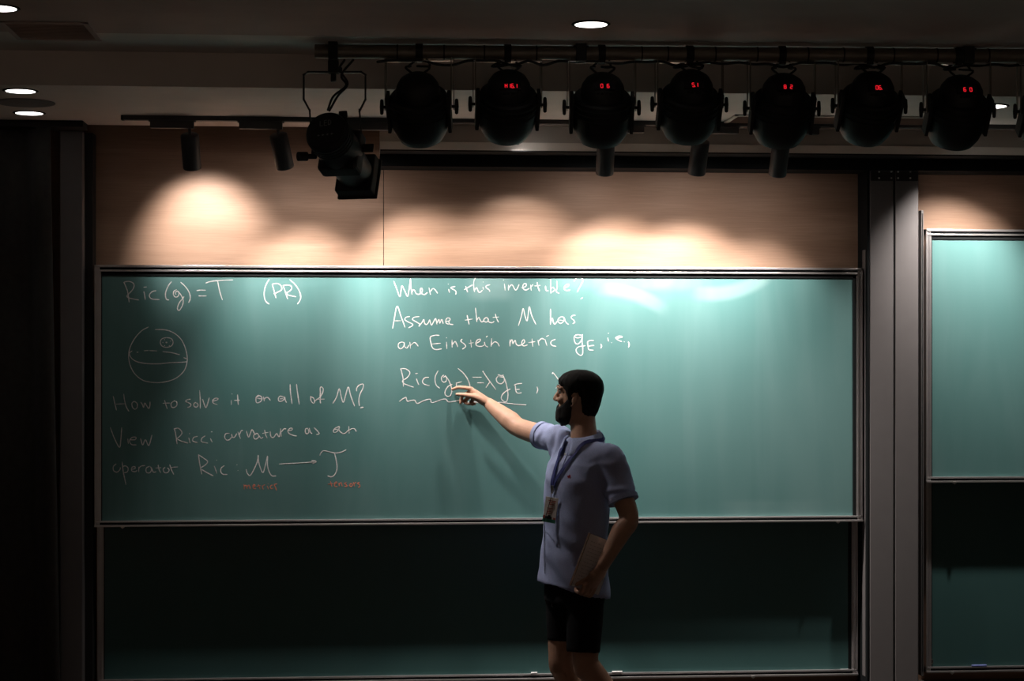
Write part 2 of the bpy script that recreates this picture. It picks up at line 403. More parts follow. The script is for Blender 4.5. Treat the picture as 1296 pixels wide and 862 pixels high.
# ------------------------------------------------------------------ sliding chalkboards
def chalkboard(x0, x1, zb, zt, ys, label, m, org=None, left=True, right=True, clips=(), group=None):
    """frame outer box x0..x1, zb..zt; ys writing surface"""
    s = 1/264.0
    org = Vector(org or ((x0+x1)/2, ys, zb))
    t = thing('chalkboard', org, label, 'chalkboard')
    rt, rb, rs = 13*s, 10*s, 11*s
    MB().box((x0+rs*0.6, ys, zb+rb*0.6), (x1-rs*0.6, ys+0.02, zt-rt*0.5)).build('writing_surface', m, t)
    yf = ys-0.014
    fr = MB()
    # top: two bright lips over a dark channel
    fr.box((x0, yf, zt-0.011), (x1, ys+0.03, zt)); fr.box((x0, yf+0.002, zt-0.031), (x1, ys+0.03, zt-0.022))
    fr.box((x0, yf+0.008, zt-0.024), (x1, ys+0.03, zt-0.009))
    fr.box((x0, yf-0.010, zb), (x1, ys+0.03, zb+0.009)); fr.box((x0, yf, zb+0.020), (x1, ys+0.03, zb+0.028))
    fr.box((x0, yf+0.008, zb+0.006), (x1, ys+0.03, zb+0.022))
    for on, xa, sg in ((left, x0, 1), (right, x1, -1)):
        if not on: continue
        for d0, d1, y in ((0, 0.008, yf), (0.008, 0.016, yf+0.006), (0.016, 0.024, yf+0.002), (0.024, 0.030, yf+0.008)):
            a, b = sorted((xa+sg*d0, xa+sg*d1)); fr.box((a, y, zb), (b, ys+0.03, zt))
    fr.build('frame', M_alu, t, bevel=0.0012)
    gk = MB().box((x0+0.03*left, ys-0.004, zt-0.050), (x1-0.03*right, ys+0.01, zt-0.030))  # black strips along the inner frame edges and in the channels
    gk.box((x0, yf+0.007, zt-0.0225), (x1, yf+0.009, zt-0.0105)); gk.box((x0, yf+0.007, zb+0.0085), (x1, yf+0.009, zb+0.0205))
    if right: gk.box((x1-0.046, ys-0.004, zb+0.028), (x1-0.029, ys+0.01, zt-0.03))
    if left: gk.box((x0+0.029, ys-0.004, zb+0.028), (x0+0.034, ys+0.01, zt-0.03))
    gk.build('dark_strip', M_dull, t)
    for cx in clips:
        MB().box((cx-0.008, yf-0.016, zb-0.004), (cx+0.008, yf-0.004, zb+0.006)).cyl((cx, yf-0.011, zb-0.003), (cx, yf-0.011, zb-0.008), 0.004, 12).build('latch', M_steel, t, bevel=0.0015)
    return t

X = lambda px, Y=YB: at(px, 500, Y).x
zt1 = (at(150, 335.5, YB-.03).z+at(1050, 338.5, YB-.03).z)/2
zb1 = (at(300, 667, YB-.03).z+at(1050, 660, YB-.03).z)/2
bx0, bx1 = X(120), X(1091)
ORG1 = V((bx0+bx1)/2, YB, zb1)
M_board = board_mat('green_board', 1.0, ORG1)
B1 = chalkboard(bx0, bx1, zb1, zt1, YB, 'large green chalkboard covered with white handwriting, behind the lecturer', M_board, ORG1, clips=(X(156), X(1059)))
zt3 = at(1240, 290, YB-.03).z; zb3 = at(1240, 611, YB-.03).z
x3 = X(1171); W3 = bx1-bx0
ORG3 = V(x3+W3/2, YB, zb3)
B3 = chalkboard(x3, XR-0.2, zb3, zt3, YB, 'clean green chalkboard raised higher, cut off by the right edge', board_mat('green_board_right', 0.9, (0, 0, 0)), (x3+0.6, YB, zb3), right=False, clips=(X(1206),))
zbR = at(900, 856.5, YR).z
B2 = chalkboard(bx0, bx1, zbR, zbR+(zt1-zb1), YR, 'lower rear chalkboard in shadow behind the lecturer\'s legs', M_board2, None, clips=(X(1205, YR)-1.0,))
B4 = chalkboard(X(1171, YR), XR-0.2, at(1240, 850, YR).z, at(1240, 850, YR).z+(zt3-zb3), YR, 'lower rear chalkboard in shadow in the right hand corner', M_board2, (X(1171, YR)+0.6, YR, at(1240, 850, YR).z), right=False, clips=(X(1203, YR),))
# guide bars that the right edges run in
for px, ptop, lab in ((1094.6, 316, 'thin grey guide bar rising from the top right corner of the large chalkboard'), (1165.5, 266, 'thin grey guide bar rising beside the raised right chalkboard')):
    x = at(px, 500, -0.115).x
    g = thing('guide_bar', (x, -0.115, 0.3), lab, 'metal bar')
    MB().box((x-0.006, -0.14, 0.3), (x+0.006, -0.09, at(px, ptop, -0.14).z)).build('bar', M_post, g, bevel=0.002)
    MB().box((x-0.002, -0.1415, 0.32), (x+0.002, -0.139, at(px, ptop+4, -0.14).z)).build('slot', M_dull, g)
# ring lock and tag on the lower boards
p = at(1177, 837, YR); B = MB()
R = [[p+V(math.cos(a)*r, y, math.sin(a)*r) for r, y in ((0.012, -0.0), (0.012, -0.006), (0.0155, -0.006), (0.0155, 0.0))] for a in [2*math.pi*i/28 for i in range(28)]]
B.rings(R+[R[0]], cap0=False, cap1=False).build('lock_ring', M_steel, B4, smooth='auto')
p = at(1069, 848.5, YR)
MB().box((p.x-0.022, YR-0.004, p.z-0.007), (p.x+0.022, YR+0.001, p.z+0.007)).build('label_plate', M_tag, B2, bevel=0.001)
# chalk sticks lying on the lower ledge
def chalk(px, L, m, zb, label, Yc, rot=0.0):
    x = at(px, 855, Yc).x; d = V(math.cos(rot), math.sin(rot)*0.3, 0).normalized()
    c = V(x, Yc, zb+0.0275+0.0052)
    t = MB().lathe([(-L/2, 0.0042), (-L/2+0.001, 0.005), (L/2-0.001, 0.005), (L/2, 0.0045)], c, d, 14).build('chalk_stick', m, None, smooth='auto', org=(c.x, c.y, zb+0.0275))
    tag(t, label, 'chalk')
YC = YR-0.018
for px, L, lab in ((781, 0.05, 'white chalk stick on the lower ledge just right of the lecturer\'s legs'),
                   (737, 0.025, 'short white chalk stub on the lower ledge between the lecturer\'s legs'),
                   (676, 0.03, 'short white chalk stub on the lower ledge left of the lecturer\'s legs')):
    chalk(px, L, M_chalk, zbR, lab, YC, 0.2)
chalk(1239, 0.075, M_bchalk, at(1240, 850, YR).z, 'blue chalk stick on the ledge in the lower right corner', YC, 0.05)

# ------------------------------------------------------------------ handwriting, stroke by stroke
def ribbon(mb, pts, wd, org_y):
    P = catmull(pts, 5) if len(pts) > 2 else [pts[0], (pts[0]+pts[1])/2, pts[1]]
    n = len(P); b = len(mb.v)
    for i, p in enumerate(P):
        d = (P[min(i+1, n-1)]-P[max(i-1, 0)])
        if d.length < 1e-7: d = V(1, 0, 0)
        d.normalize(); s = V(-d.z, 0, d.x)
        k = wd*(0.9+0.2*noise.noise(p*40)); k *= (0.55 if i in (0, n-1) else 1.0)
        mb.v += [p-s*k/2, V(p.x, org_y-0.0009, p.z), p+s*k/2]
    for i in range(n-1):
        q = b+3*i
        mb.f += [(q, q+1, q+4, q+3), (q+1, q+2, q+5, q+4)]
    mb.f += [(b, b+2, b+1), (b+3*n-3, b+3*n-2, b+3*n-1)]
def writing(name, regs, m, label=None, wd=0.0050):
    """one mesh per word: strokes closer than a letter gap belong together"""
    items = []
    for (rx, ry, sc, strokes) in regs:
        for st in strokes.split(';'):
            st = st.strip()
            if not st: continue
            k = 1.0
            if st[0] == '*': k = 1.7; st = st[1:]
            px = [(rx+float(a)/sc, ry+float(c)/sc) for a, c in (q.split(',') for q in st.split())]
            items.append((min(p[0] for p in px), max(p[0] for p in px), px, k))
    items.sort(key=lambda t: t[0]); words = []
    for it in items:
        if words and it[0] < words[-1][0]+6.2: words[-1][1].append(it); words[-1][0] = max(words[-1][0], it[1])
        else: words.append([it[1], [it]])
    for _, its in words:
        mb = MB()
        for x0, x1, px, k in its: ribbon(mb, [at(u, v, YB-0.0004) for u, v in px], wd*k, YB)
        o = mb.build(name, m, B1)
        if label: o['label'] = label
S = 10.775
writing('chalk_writing', [(150, 345, S, "65,140 95,125 150,122 200,145 212,185 190,235 150,280 115,320 140,345 200,360 280,375;75,135 100,195 125,265 145,405;345,255 355,300 365,370;340,200 385,197;515,248 465,258 425,295 425,335 465,362 560,370;725,120 680,180 645,260 640,320 655,365 690,375;795,232 755,255 748,300 775,335 810,325 825,280 800,255 775,275 785,300;800,245 840,290 870,340 882,390 870,450 830,515 805,500 810,455 840,395 880,350 892,325;845,130 900,180 950,245 975,310 975,365 955,410;1065,248 1120,240 1190,242;1090,318 1140,320 1200,318"),
    (240, 345, 8.62, "175,115 230,98 320,88 475,80;305,90 318,160 335,230 358,300;870,70 835,130 815,200 815,270 835,320 870,345;900,125 915,180 942,280;900,125 960,120 1000,150 1000,190 960,215 915,232;1020,140 1040,200 1070,290;1015,145 1060,135 1110,150 1105,190 1050,225;1060,210 1075,245 1160,265;1090,75 1150,130 1195,200 1212,265 1200,310 1175,345")], M_chalk)
writing('chalk_drawing', [(120, 330, 5.07, "345,425 300,450 255,500 225,560 217,620 230,680 260,730 310,768 380,782 450,778 520,755 570,710 590,660 592,610 575,545 545,495 500,460 450,444 385,442;240,578 222,595 235,625 270,648 330,660 410,662 480,655 580,650 592,640;268,588 280,587;315,578 345,576;350,577 400,579;435,584 490,590 545,604;570,622 590,630;460,493 430,502 420,525 432,548 462,556 492,546 502,522 490,500 460,493;*454,524 465,526;435,522 438,528;445,543 449,547;476,543 480,547;484,514 487,518;445,505 449,509")], M_chalk, 'chalk drawing of a sphere with an equator', wd=0.0048)
writing('chalk_writing', [(140, 480, S, "35,230 55,320 80,425;178,200 190,290 215,380 250,440;75,340 195,335;320,300 290,330 300,385 335,410 362,380 360,330 320,300;410,310 435,350 450,385 465,325 490,360 520,400 535,360 537,305;735,285 750,340 772,405;710,328 810,325;860,300 825,330 830,375 860,388 900,360 900,310 860,295"),
    (230, 480, S, "120,272 70,285 55,305 110,330 125,355 105,378 75,385;195,315 165,335 170,372 205,380 222,350 200,320;243,150 250,250 252,400;280,270 325,385 350,340 375,250;425,300 480,285 495,265 460,260 425,285 430,325 490,350;675,285 675,350;680,200 690,202;760,210 765,290 772,350;715,290 795,285;1050,215 1015,250 1015,310 1040,322 1080,300 1095,255 1060,225 1025,245;1030,260 1100,270;1115,235 1125,300;1120,280 1150,250 1180,255 1210,290"),
    (350, 480, S, "95,245 50,232 25,260 35,300 80,295 110,255 85,240;110,240 120,290 138,320;45,270 90,262;185,65 190,180 212,335;272,65 285,180 310,345;465,230 470,290 500,328 520,310 505,260 470,240;510,305 560,270 595,245;590,260 598,180 595,125 610,105 635,130 630,180 600,240 595,290 600,330;560,275 655,272;770,330 820,240 855,130 885,250 912,315 945,210 978,105 1010,220 1065,370;1092,165 1095,120 1130,80 1180,68 1180,120 1140,200 1122,280 1130,365;*1145,392 1190,382")], M_chalk)
writing('chalk_writing', [(130, 480, 5.744, "55,350 85,430 122,495 132,430 138,350;182,432 186,470;195,440 235,440 240,422 210,425 195,450 210,475 245,478;275,430 290,478 310,440 335,482 358,405;520,360 530,400 540,472;515,362 550,358 575,385 565,410 535,435;540,435 575,452 620,465;625,425 635,465;628,395 634,397;690,415 660,425 655,450 690,462;745,412 720,430 720,455 765,465;782,430 795,458;787,382 797,383"),
    (230, 480, S, "655,740 600,745 585,790 610,830 650,825 680,790;680,745 690,790 720,790 750,740;765,715 800,810;785,760 810,705 835,700;880,705 910,790 935,740 960,690 1000,760;1010,740 980,770 990,810 1020,815 1050,780 1030,740 1000,755;1045,760 1080,805 1110,790;1130,690 1140,750 1165,805;1100,740 1180,725;1205,710 1215,780 1250,795 1290,740"),
    (350, 480, S, "0,735 35,785 55,700;55,670 65,785;65,720 100,680 130,680;150,700 200,700 215,675 185,672 155,700 165,735 215,765 275,775;430,670 395,680 395,730 420,745 440,720 430,680;445,665 460,720 485,745;510,660 560,710 580,745 540,755;820,655 780,690 780,725 810,725 850,680 855,645 820,660;790,690 840,680;850,660 855,700 900,740 940,735 985,690;985,640 990,740;990,700 1030,675 1065,680 1088,715")], M_chalk)
writing('chalk_writing', [(130, 560, S, "185,290 145,330 150,385 195,405 235,370 240,340;265,265 280,400 318,580;270,330 310,320 345,350 335,400 290,415;390,370 440,355 435,330 400,340 395,385 440,400 470,380;490,330 492,405;490,360 520,325 580,315;640,325 595,350 595,405 640,415 665,370 650,330;660,340 690,405 730,400;755,305 765,360 790,415;720,350 800,345;850,340 825,365 840,410 885,410 905,375 880,345;912,300 935,370 970,440;920,345 1025,335"),
    (240, 560, S, "120,165 135,280 165,435;125,172 190,215 245,262 210,310 155,345;165,370 240,415 325,458;335,320 372,425;365,240 372,243;475,315 430,350 425,400 455,435 515,438;640,305 650,307;655,383 662,385;770,365 785,420 820,452 860,400 920,270 935,175 940,260 965,350 1000,412 1030,320 1062,185 1060,300 1080,390 1120,455 1180,458"),
    (350, 560, S, "35,295 250,285 530,268;475,250 520,250 540,265 515,280 490,290;590,180 610,135 645,115 700,125 790,145 880,135 950,100;790,145 810,230 825,330 815,400 780,455 740,470 695,455")], M_chalk)
writing('chalk_writing', [(240, 560, S, "740,570 745,640;745,600 770,585 785,635;785,600 810,585 825,635;860,605 890,595 880,575 862,600 875,630 905,630;935,570 960,640;915,600 965,590;985,590 1005,645;990,600 1025,575;1055,590 1075,640;1065,565 1072,567;1130,580 1100,600 1110,632 1140,625;1190,565 1155,580 1170,610 1185,655")], M_ochalk, 'small orange chalk word metrics', wd=0.0050)
writing('chalk_writing', [(350, 560, S, "735,530 755,605;700,572 770,560;785,575 820,560 815,540 790,560 795,600 830,605;850,550 855,600;855,570 880,550 895,600;960,550 925,560 950,580 960,600 925,605;1010,560 995,590 1020,605 1035,575 1010,558;1045,540 1065,605;1055,570 1085,540;1135,545 1105,560 1135,585 1130,610 1110,612")], M_ochalk, 'small orange chalk word tensors', wd=0.0050)
writing('chalk_writing', [(490, 345, S, "88,115 130,220 172,330 190,240 203,180 240,250 278,325 300,220 318,80;318,80 325,200 340,300;340,270 355,235 375,245 395,285 430,297 470,275 480,235 465,212 450,240 460,280 510,300 550,270;570,205 590,300;590,260 620,220 650,230 690,285;838,225 850,275;828,158 840,158;930,190 880,200 875,215 920,240 940,265 935,300"),
    (580, 345, S, "100,185 115,230 128,268;80,235 150,195 195,170;240,60 215,110 210,180 222,265;225,240 250,205 275,260 300,268 330,240;335,195 345,235;335,128 342,130;435,165 385,180 380,205 420,235 430,262;628,150 640,245;612,103 622,105;685,165 685,245;685,215 720,170 745,180 775,235 800,225 830,160;860,210 920,190 925,155 890,160 880,210 920,240 970,215;985,165 995,245;990,200 1020,160;1075,130 1085,190 1108,255;1040,185 1120,175;1190,180 1195,240 1230,250"),
    (680, 345, S, "180,90 185,285;185,230 215,200 235,240 200,270;265,110 270,200 260,260 300,285;370,210 420,190 430,160 390,170 365,210 390,245 450,240;500,120 540,70 600,70 620,110 600,160 570,215 545,265;590,360 620,345")], M_chalk)
writing('chalk_writing', [(490, 345, S, "75,765 100,620 137,460 190,600 245,750;95,660 190,658;310,600 260,610 240,640 280,670 340,700 345,725 290,755;440,600 370,610 345,640 400,675 445,705 432,735 475,680 500,640 510,690 535,710 565,680 580,645 595,700 610,712 650,640 665,635 680,710;680,690 705,640 720,700;720,690 745,640 765,700;800,670 850,655 855,625 820,620 800,650 805,690 840,705;840,665 850,700 900,712;1090,580 1105,650 1118,710;1060,650 1165,635"),
    (580, 345, S, "235,480 245,580 255,675;255,650 280,610 300,650 320,675 345,660;390,610 355,630 350,665 390,675 410,640 385,610;405,620 415,670 460,685 490,665;505,560 520,620 550,680;470,615 555,605;820,725 860,600 885,490 910,590 938,660 955,560 970,465 1000,580 1060,710"),
    (680, 345, S, "180,495 180,600 180,710;182,680 205,625 220,680 240,705 275,660;320,605 290,630 285,670 320,695 360,660 355,610 320,605;365,610 385,670 425,710;300,650 350,655;520,585 475,590 465,620 500,655 510,680 485,700")], M_chalk)
writing('chalk_writing', [(495, 405, S, "160,300 105,320 100,370 130,395 165,370 180,320 150,300;180,305 185,360 215,385 245,340;255,300 265,390;265,350 310,310 340,320 370,360;660,210 600,210 535,235 545,320 565,380 610,405 690,395;550,330 680,318;755,300 760,395;750,242 760,245;830,270 832,375;832,340 870,295 890,320 910,370;970,260 950,290 1000,330 1015,365 970,400;1085,270 1095,375;1060,320 1125,310;1160,320 1210,290 1215,262 1175,275 1155,320 1175,355 1240,360 1270,340"),
    (600, 405, S, "140,300 155,350 190,370;165,235 185,218;240,250 232,365;235,340 280,300 320,315 345,360;490,265 490,360;490,310 515,270 530,330;530,320 560,280 575,330 610,352 660,330 690,300 680,270 655,290 650,330 680,355 730,340;790,255 800,365;740,310 835,295;870,270 885,350;880,290 920,255 955,265;965,260 995,355;985,225 1020,210;1110,265 1060,285 1045,320 1070,350 1120,360"),
    (700, 395, S, "390,320 330,310 290,335 290,390 315,435 350,430 385,385 395,330;300,345 340,355 385,340;400,300 395,400 405,500 400,575 370,590 325,555 315,510 350,475 440,460;555,390 500,392 470,410 478,470 490,515 555,520;485,465 560,455;650,435 662,470 650,495;745,350 755,400;750,290 758,292;795,420 800,422;860,360 940,345 930,330 880,335 855,355 890,385 940,405;965,405 975,407;1025,405 1038,440 1028,485")], M_chalk)
writing('chalk_writing', [(495, 450, S, "130,175 150,250 165,330 168,425;135,178 200,185 250,220 250,260 210,310 155,345 180,385 240,410 310,435;345,315 360,360 378,400;330,250 365,242;515,298 460,305 428,350 450,390 525,415;642,205 605,280 600,350 620,410 665,448;720,265 690,295 690,340 720,365 750,350 755,310 735,285 715,300;735,270 780,330 815,410 828,480 810,545 770,558 738,530 740,480 780,420 835,392;890,370 892,440;885,378 965,360;895,420 950,412;910,175 980,235 1030,300 1060,360 1075,430 1060,480;1110,298 1235,298;1175,372 1265,372;110,630 150,600 200,572 210,600 225,625 270,615 320,610 340,640 365,655 440,620 530,597 550,640 600,635 680,605 745,597 780,632 850,628 940,608;985,655 1060,635 1130,632 1260,660"),
    (590, 450, S, "230,220 290,310 405,465;325,355 270,440;*225,213 235,227;430,260 480,275 510,265;440,275 410,320 430,370 480,385 520,345 510,300 450,290;500,270 535,350 560,450 570,540 555,620 520,630 480,590 490,540 540,490 605,455;760,382 690,390 655,405;668,400 680,490 710,515 755,508;680,465 730,460;965,425 975,465 962,518;235,660 340,650 455,640 560,652 700,668 820,675;1175,255 1185,235 1245,310 1330,430;1255,390 1225,450")], M_chalk)

# ------------------------------------------------------------------ round downlights in the ceiling
def downlight(px, py, z, label, lit=True):
    p = atz(px, py, z)
    t = thing('downlight', p, label, 'ceiling light')
    n = 40; R = []
    for r, dz in ((0.062, 0.0), (0.071, -0.0005), (0.072, -0.003), (0.066, -0.005), (0.0595, -0.004), (0.0585, 0.0)):
        R.append([p+V(r*math.cos(2*math.pi*j/n), r*math.sin(2*math.pi*j/n), dz) for j in range(n)])
    MB().rings(R, cap0=False, cap1=False).build('trim_ring', M_blackm, t, smooth=True)
    MB().lathe([(0, 0.0), (0.0, 0.040), (0.0008, 0.059), (-0.001, 0.0595)], p-V(0, 0, 0.0035), V(0, 0, 1), 40).build('lens', M_lens, t, smooth='auto')
    ld = bpy.data.lights.new('downlight_lamp', 'SPOT'); ld.energy = DOWN_W; ld.color = (1.0, 0.92, 0.86); ld.spot_size = math.radians(60); ld.spot_blend = 1.0; ld.shadow_soft_size = 0.05
    lo = bpy.data.objects.new('downlight_lamp', ld); COL.objects.link(lo); lo.parent = t; lo.location = (0, 0, -0.02)
    return t
z_near = z_hi-0.006
downlight(748, 30, z_near, 'round lit downlight in the near ceiling above the row of stage lights')
downlight(-1, 9.5, z_near, 'round lit downlight cut off by the top left corner')
downlight(26, 114.5, z_sof, 'round lit downlight on the left of the lower ceiling, upper of the pair')
downlight(37, 142.5, z_sof, 'round lit downlight at far left just above the curtain, lower of the pair')
downlight(1256, 134, z_sof, 'round lit downlight at far right beside the last stage lights')
# flush round speaker and square air grille
p = atz(32, 129.5, z_sof)
t = thing('ceiling_speaker', p, 'flat grey round ceiling speaker between the two left downlights', 'speaker')
MB().lathe([(0, 0.0), (0, 0.125), (0.004, 0.125), (0.006, 0.118), (0.005, 0.112), (0.008, 0.05), (0.008, 0.0)], p, V(0, 0, -1), 48).build('grille', M_post, t, smooth='auto')
c0 = [atz(q[0], q[1], z_near) for q in ((30, 27), (112, 29), (104, 50), (20, 47))]
xa = min(c.x for c in c0); xb_ = max(c.x for c in c0); ya = min(c.y for c in c0); yb_ = max(c.y for c in c0)
t = thing('air_grille', ((xa+xb_)/2, (ya+yb_)/2, z_near), 'faint square air grille in the near ceiling at upper left', 'vent')
g = MB(); 
for a, b, c, d in ((xa, xb_, ya, ya+0.02), (xa, xb_, yb_-0.02, yb_), (xa, xa+0.02, ya, yb_), (xb_-0.02, xb_, ya, yb_)): g.box((a, c, z_near-0.006), (b, d, z_near))
g.build('grille_frame', M_ceil_near, t, bevel=0.001)
g = MB(); k = ya+0.035
while k < yb_-0.03: g.obox(V((xa+xb_)/2, k, z_near-0.003), V((xb_-xa)/2-0.02, 0, 0), V(0, 0.007, 0.003), V(0, -0.0005, 0.001)); k += 0.022
g.build('louvres', M_ceil_near, t)
# long louvred vent in the lower ceiling on the right
v0 = atz(930, 144.5, z_sof); v1 = atz(930, 161.5, z_sof)
vx0, vx1 = v0.x, atz(1238, 150, z_sof).x
t = thing('air_vent', ((vx0+vx1)/2, (v0.y+v1.y)/2, z_sof), 'long louvred air vent in the lower ceiling behind the right stage lights', 'vent')
g = MB()
for a, b, c, d in ((vx0, vx1, v0.y, v0.y+0.02), (vx0, vx1, v1.y-0.03, v1.y), (vx0, vx0+0.02, v0.y, v1.y), (vx1-0.02, vx1, v0.y, v1.y)): g.box((a, c, z_sof-0.008), (b, d, z_sof))
g.build('vent_frame', M_white, t, bevel=0.001)
g = MB(); k = v0.y+0.035
while k < v1.y-0.04: g.obox(V((vx0+vx1)/2, k, z_sof-0.004), V((vx1-vx0)/2-0.02, 0, 0), V(0, 0.011, 0.004), V(0, -0.0005, 0.001)); k += 0.03
g.build('louvres', M_ceil_near, t)

# ------------------------------------------------------------------ lighting track and its spot heads
y_tr = atz(330, 151, z_sof-0.01).y
xt0 = at(157, 150, y_tr).x; xt1 = at(1292, 164, y_tr).x
tk = thing('lighting_track', ((xt0+xt1)/2, y_tr, z_sof), 'long black lighting track along the lower ceiling above the boards', 'lighting track')
MB().box((xt0, y_tr-0.018, z_sof-0.02), (xt0+(xt1-xt0), y_tr+0.018, z_sof)).build('rail', M_track, tk, bevel=0.001)
MB().box((xt0-0.012, y_tr-0.019, z_sof-0.021), (xt0, y_tr+0.019, z_sof)).build('end_cap', M_blackm, tk, bevel=0.001)
MB().box((xt1, y_tr-0.019, z_sof-0.021), (xt1+0.012, y_tr+0.019, z_sof)).build('end_cap', M_blackm, tk, bevel=0.001)
HL = ['black track spotlight at the left end of the track, pointing straight down', 'black track spotlight tilted to the right, between the left end and the large spotlight',
      'black track spotlight hidden behind the large profile spotlight', 'black track spotlight hidden behind the second round stage light',
      'black track spotlight hanging below the third round stage light', 'black track spotlight hanging below the fourth round stage light', 'black track spotlight hanging below the fifth round stage light',
      'black track spotlight hidden behind the seventh round stage light']
def aim(o, d):
    o.rotation_euler = Vector(d).to_track_quat('-Z', 'Y').to_euler()
for i, (px, top, side, ax, ay, aY, cone, watts) in enumerate(HEADS):
    x = at(px, top, y_tr).x
    t = thing('track_spotlight', (x, y_tr, z_sof-0.02), HL[i], 'spotlight', 'spotlights on the lighting track')
    z0 = z_sof-0.02
    a0, a1 = (x-0.175, x+0.02) if side < 0 else (x-0.02, x+0.175)
    MB().box((a0, y_tr-0.017, z0-0.035), (a1, y_tr+0.017, z0)).box((a0-0.008, y_tr-0.012, z0-0.006), (a1+0.008, y_tr+0.012, z0)).build('adapter', M_track, t, bevel=0.002)
    ztop = at(px, top, y_tr).z
    MB().cyl((x, y_tr, z0-0.03), (x, y_tr, ztop-0.02), 0.007, 14).build('stem', M_track, t, smooth='auto')
    tgt = at(ax, ay, aY)
    mouth0 = V(x, y_tr, ztop-0.16)
    full = (tgt-mouth0).normalized()
    # cans lean to the wall; two hidden ones lie sideways, beams aimed apart from them
    lean = (V(0.03, .5, -1), V(0.2, .5, -1), V(.05, .5, -1), V(.95, .3, -.25), V(.02, .5, -1), V(-.05, .5, -1), V(-.02, .5, -1), V(.95, -.25, -.25))[i].normalized()
    top_ = V(x, y_tr, ztop)-lean*0.0
    MB().lathe([(0, 0.0), (0.0, 0.034), (0.004, 0.040), (0.012, 0.0415), (0.158, 0.0415), (0.162, 0.040), (0.162, 0.036), (0.135, 0.034), (0.135, 0.0)], top_, lean, 36).build('lamp_can', M_track, t, smooth='auto')
    MB().lathe([(0.0, 0.0), (0.0, 0.0335), (0.004, 0.0335), (0.006, 0.0)], top_+lean*0.1365, lean, 32).build('lens', M_hlens, t, smooth='auto')
    ld = bpy.data.lights.new('track_lamp', 'SPOT'); ld.energy = watts; ld.color = LAMP_COL; ld.spot_size = math.radians(cone); ld.spot_blend = 0.85; ld.shadow_soft_size = 0.03
    lo = bpy.data.objects.new('track_lamp', ld); COL.objects.link(lo); lo.parent = t; q = top_+lean*0.166; lo.location = q-Vector(t['_org']); aim(lo, tgt-q)
    ls = bpy.data.lights.new('stray_lamp', 'SPOT'); ls.energy = watts*SPILL*{0: 0.5, 3: 0.06, 7: 0.02}.get(i, 1.0); ls.color = LAMP_COL; ls.spot_size = math.radians(165); ls.spot_blend = 1.0; ls.shadow_soft_size = 0.03
    l2 = bpy.data.objects.new('stray_lamp', ls); COL.objects.link(l2); l2.parent = t; l2.location = q-Vector(t['_org']); aim(l2, V(0, 0.7, -1))

# ------------------------------------------------------------------ lighting pipe, brackets
Y_P = -1.66
PA = at(398.5, 65, Y_P); PB = atz(1340, 71.2, PA.z)
PD = (PB-PA).normalized(); PN = V(-PD.y, PD.x, 0)       # PN points to the wall
def pipe_at(px):
    lo, hi = -0.5, 1.3
    for _ in range(50):
        m = (lo+hi)/2; q = PA+(PB-PA)*m-CAM
        d = q.y*cs+q.x*sn; u = (q.x*cs-q.y*sn)/d*F+648
        if u < px: lo = m
        else: hi = m
    return PA+(PB-PA)*lo
pt = thing('lighting_pipe', ((PA.x+PB.x)/2, (PA.y+PB.y)/2, PA.z), 'horizontal dark steel pipe carrying the row of stage lights', 'pipe')
MB().lathe([(0, 0.020), (0.0, 0.0265), (0.001, 0.0275), ((PB-PA).length, 0.0275)], PA, PD, 28).build('tube', M_pipe, pt, smooth='auto')
for px in (735, 1224):
    c = pipe_at(px); k = MB()
    k.obox(c+V(0, 0, 0.0), PD*0.021, PN*0.036, V(0, 0, 0.036)); k.obox(c+V(0, 0, (z_near-c.z)/2), PD*0.012, PN*0.012, V(0, 0, (z_near-c.z)/2)); k.obox(V(c.x, c.y, z_near-0.004), PD*0.03, PN*0.03, V(0, 0, 0.004))
    k.build('ceiling_bracket', M_black, pt, bevel=0.003)
for px in (503, 528, 562, 613, 640, 679, 760, 812, 845, 877, 905, 958, 988, 1022, 1067, 1103, 1130, 1185, 1214, 1250):
    c = pipe_at(px)
    MB().lathe([(-0.003, 0.027), (-0.003, 0.029), (0.003, 0.029), (0.003, 0.027)], c, PD, 24).build('cable_tie', M_blackm, pt, smooth='auto')
# power cable drooping along the pipe
pts = []; rnd = random.Random(5); px = 478
while px < 1330:
    c = pipe_at(px); pts.append(c+V(0, -0.012+rnd.uniform(-.006, .006), -0.031-0.004-rnd.choice((0.0, 0.0, 0.006, 0.016)))); px += 19
cb = tag(MB().tube(pts, 0.0055, 8, 4).build('power_cable', M_blackm, None, smooth=True, org=pts[0]), 'black power cable strapped along the underside of the lighting pipe', 'cable')

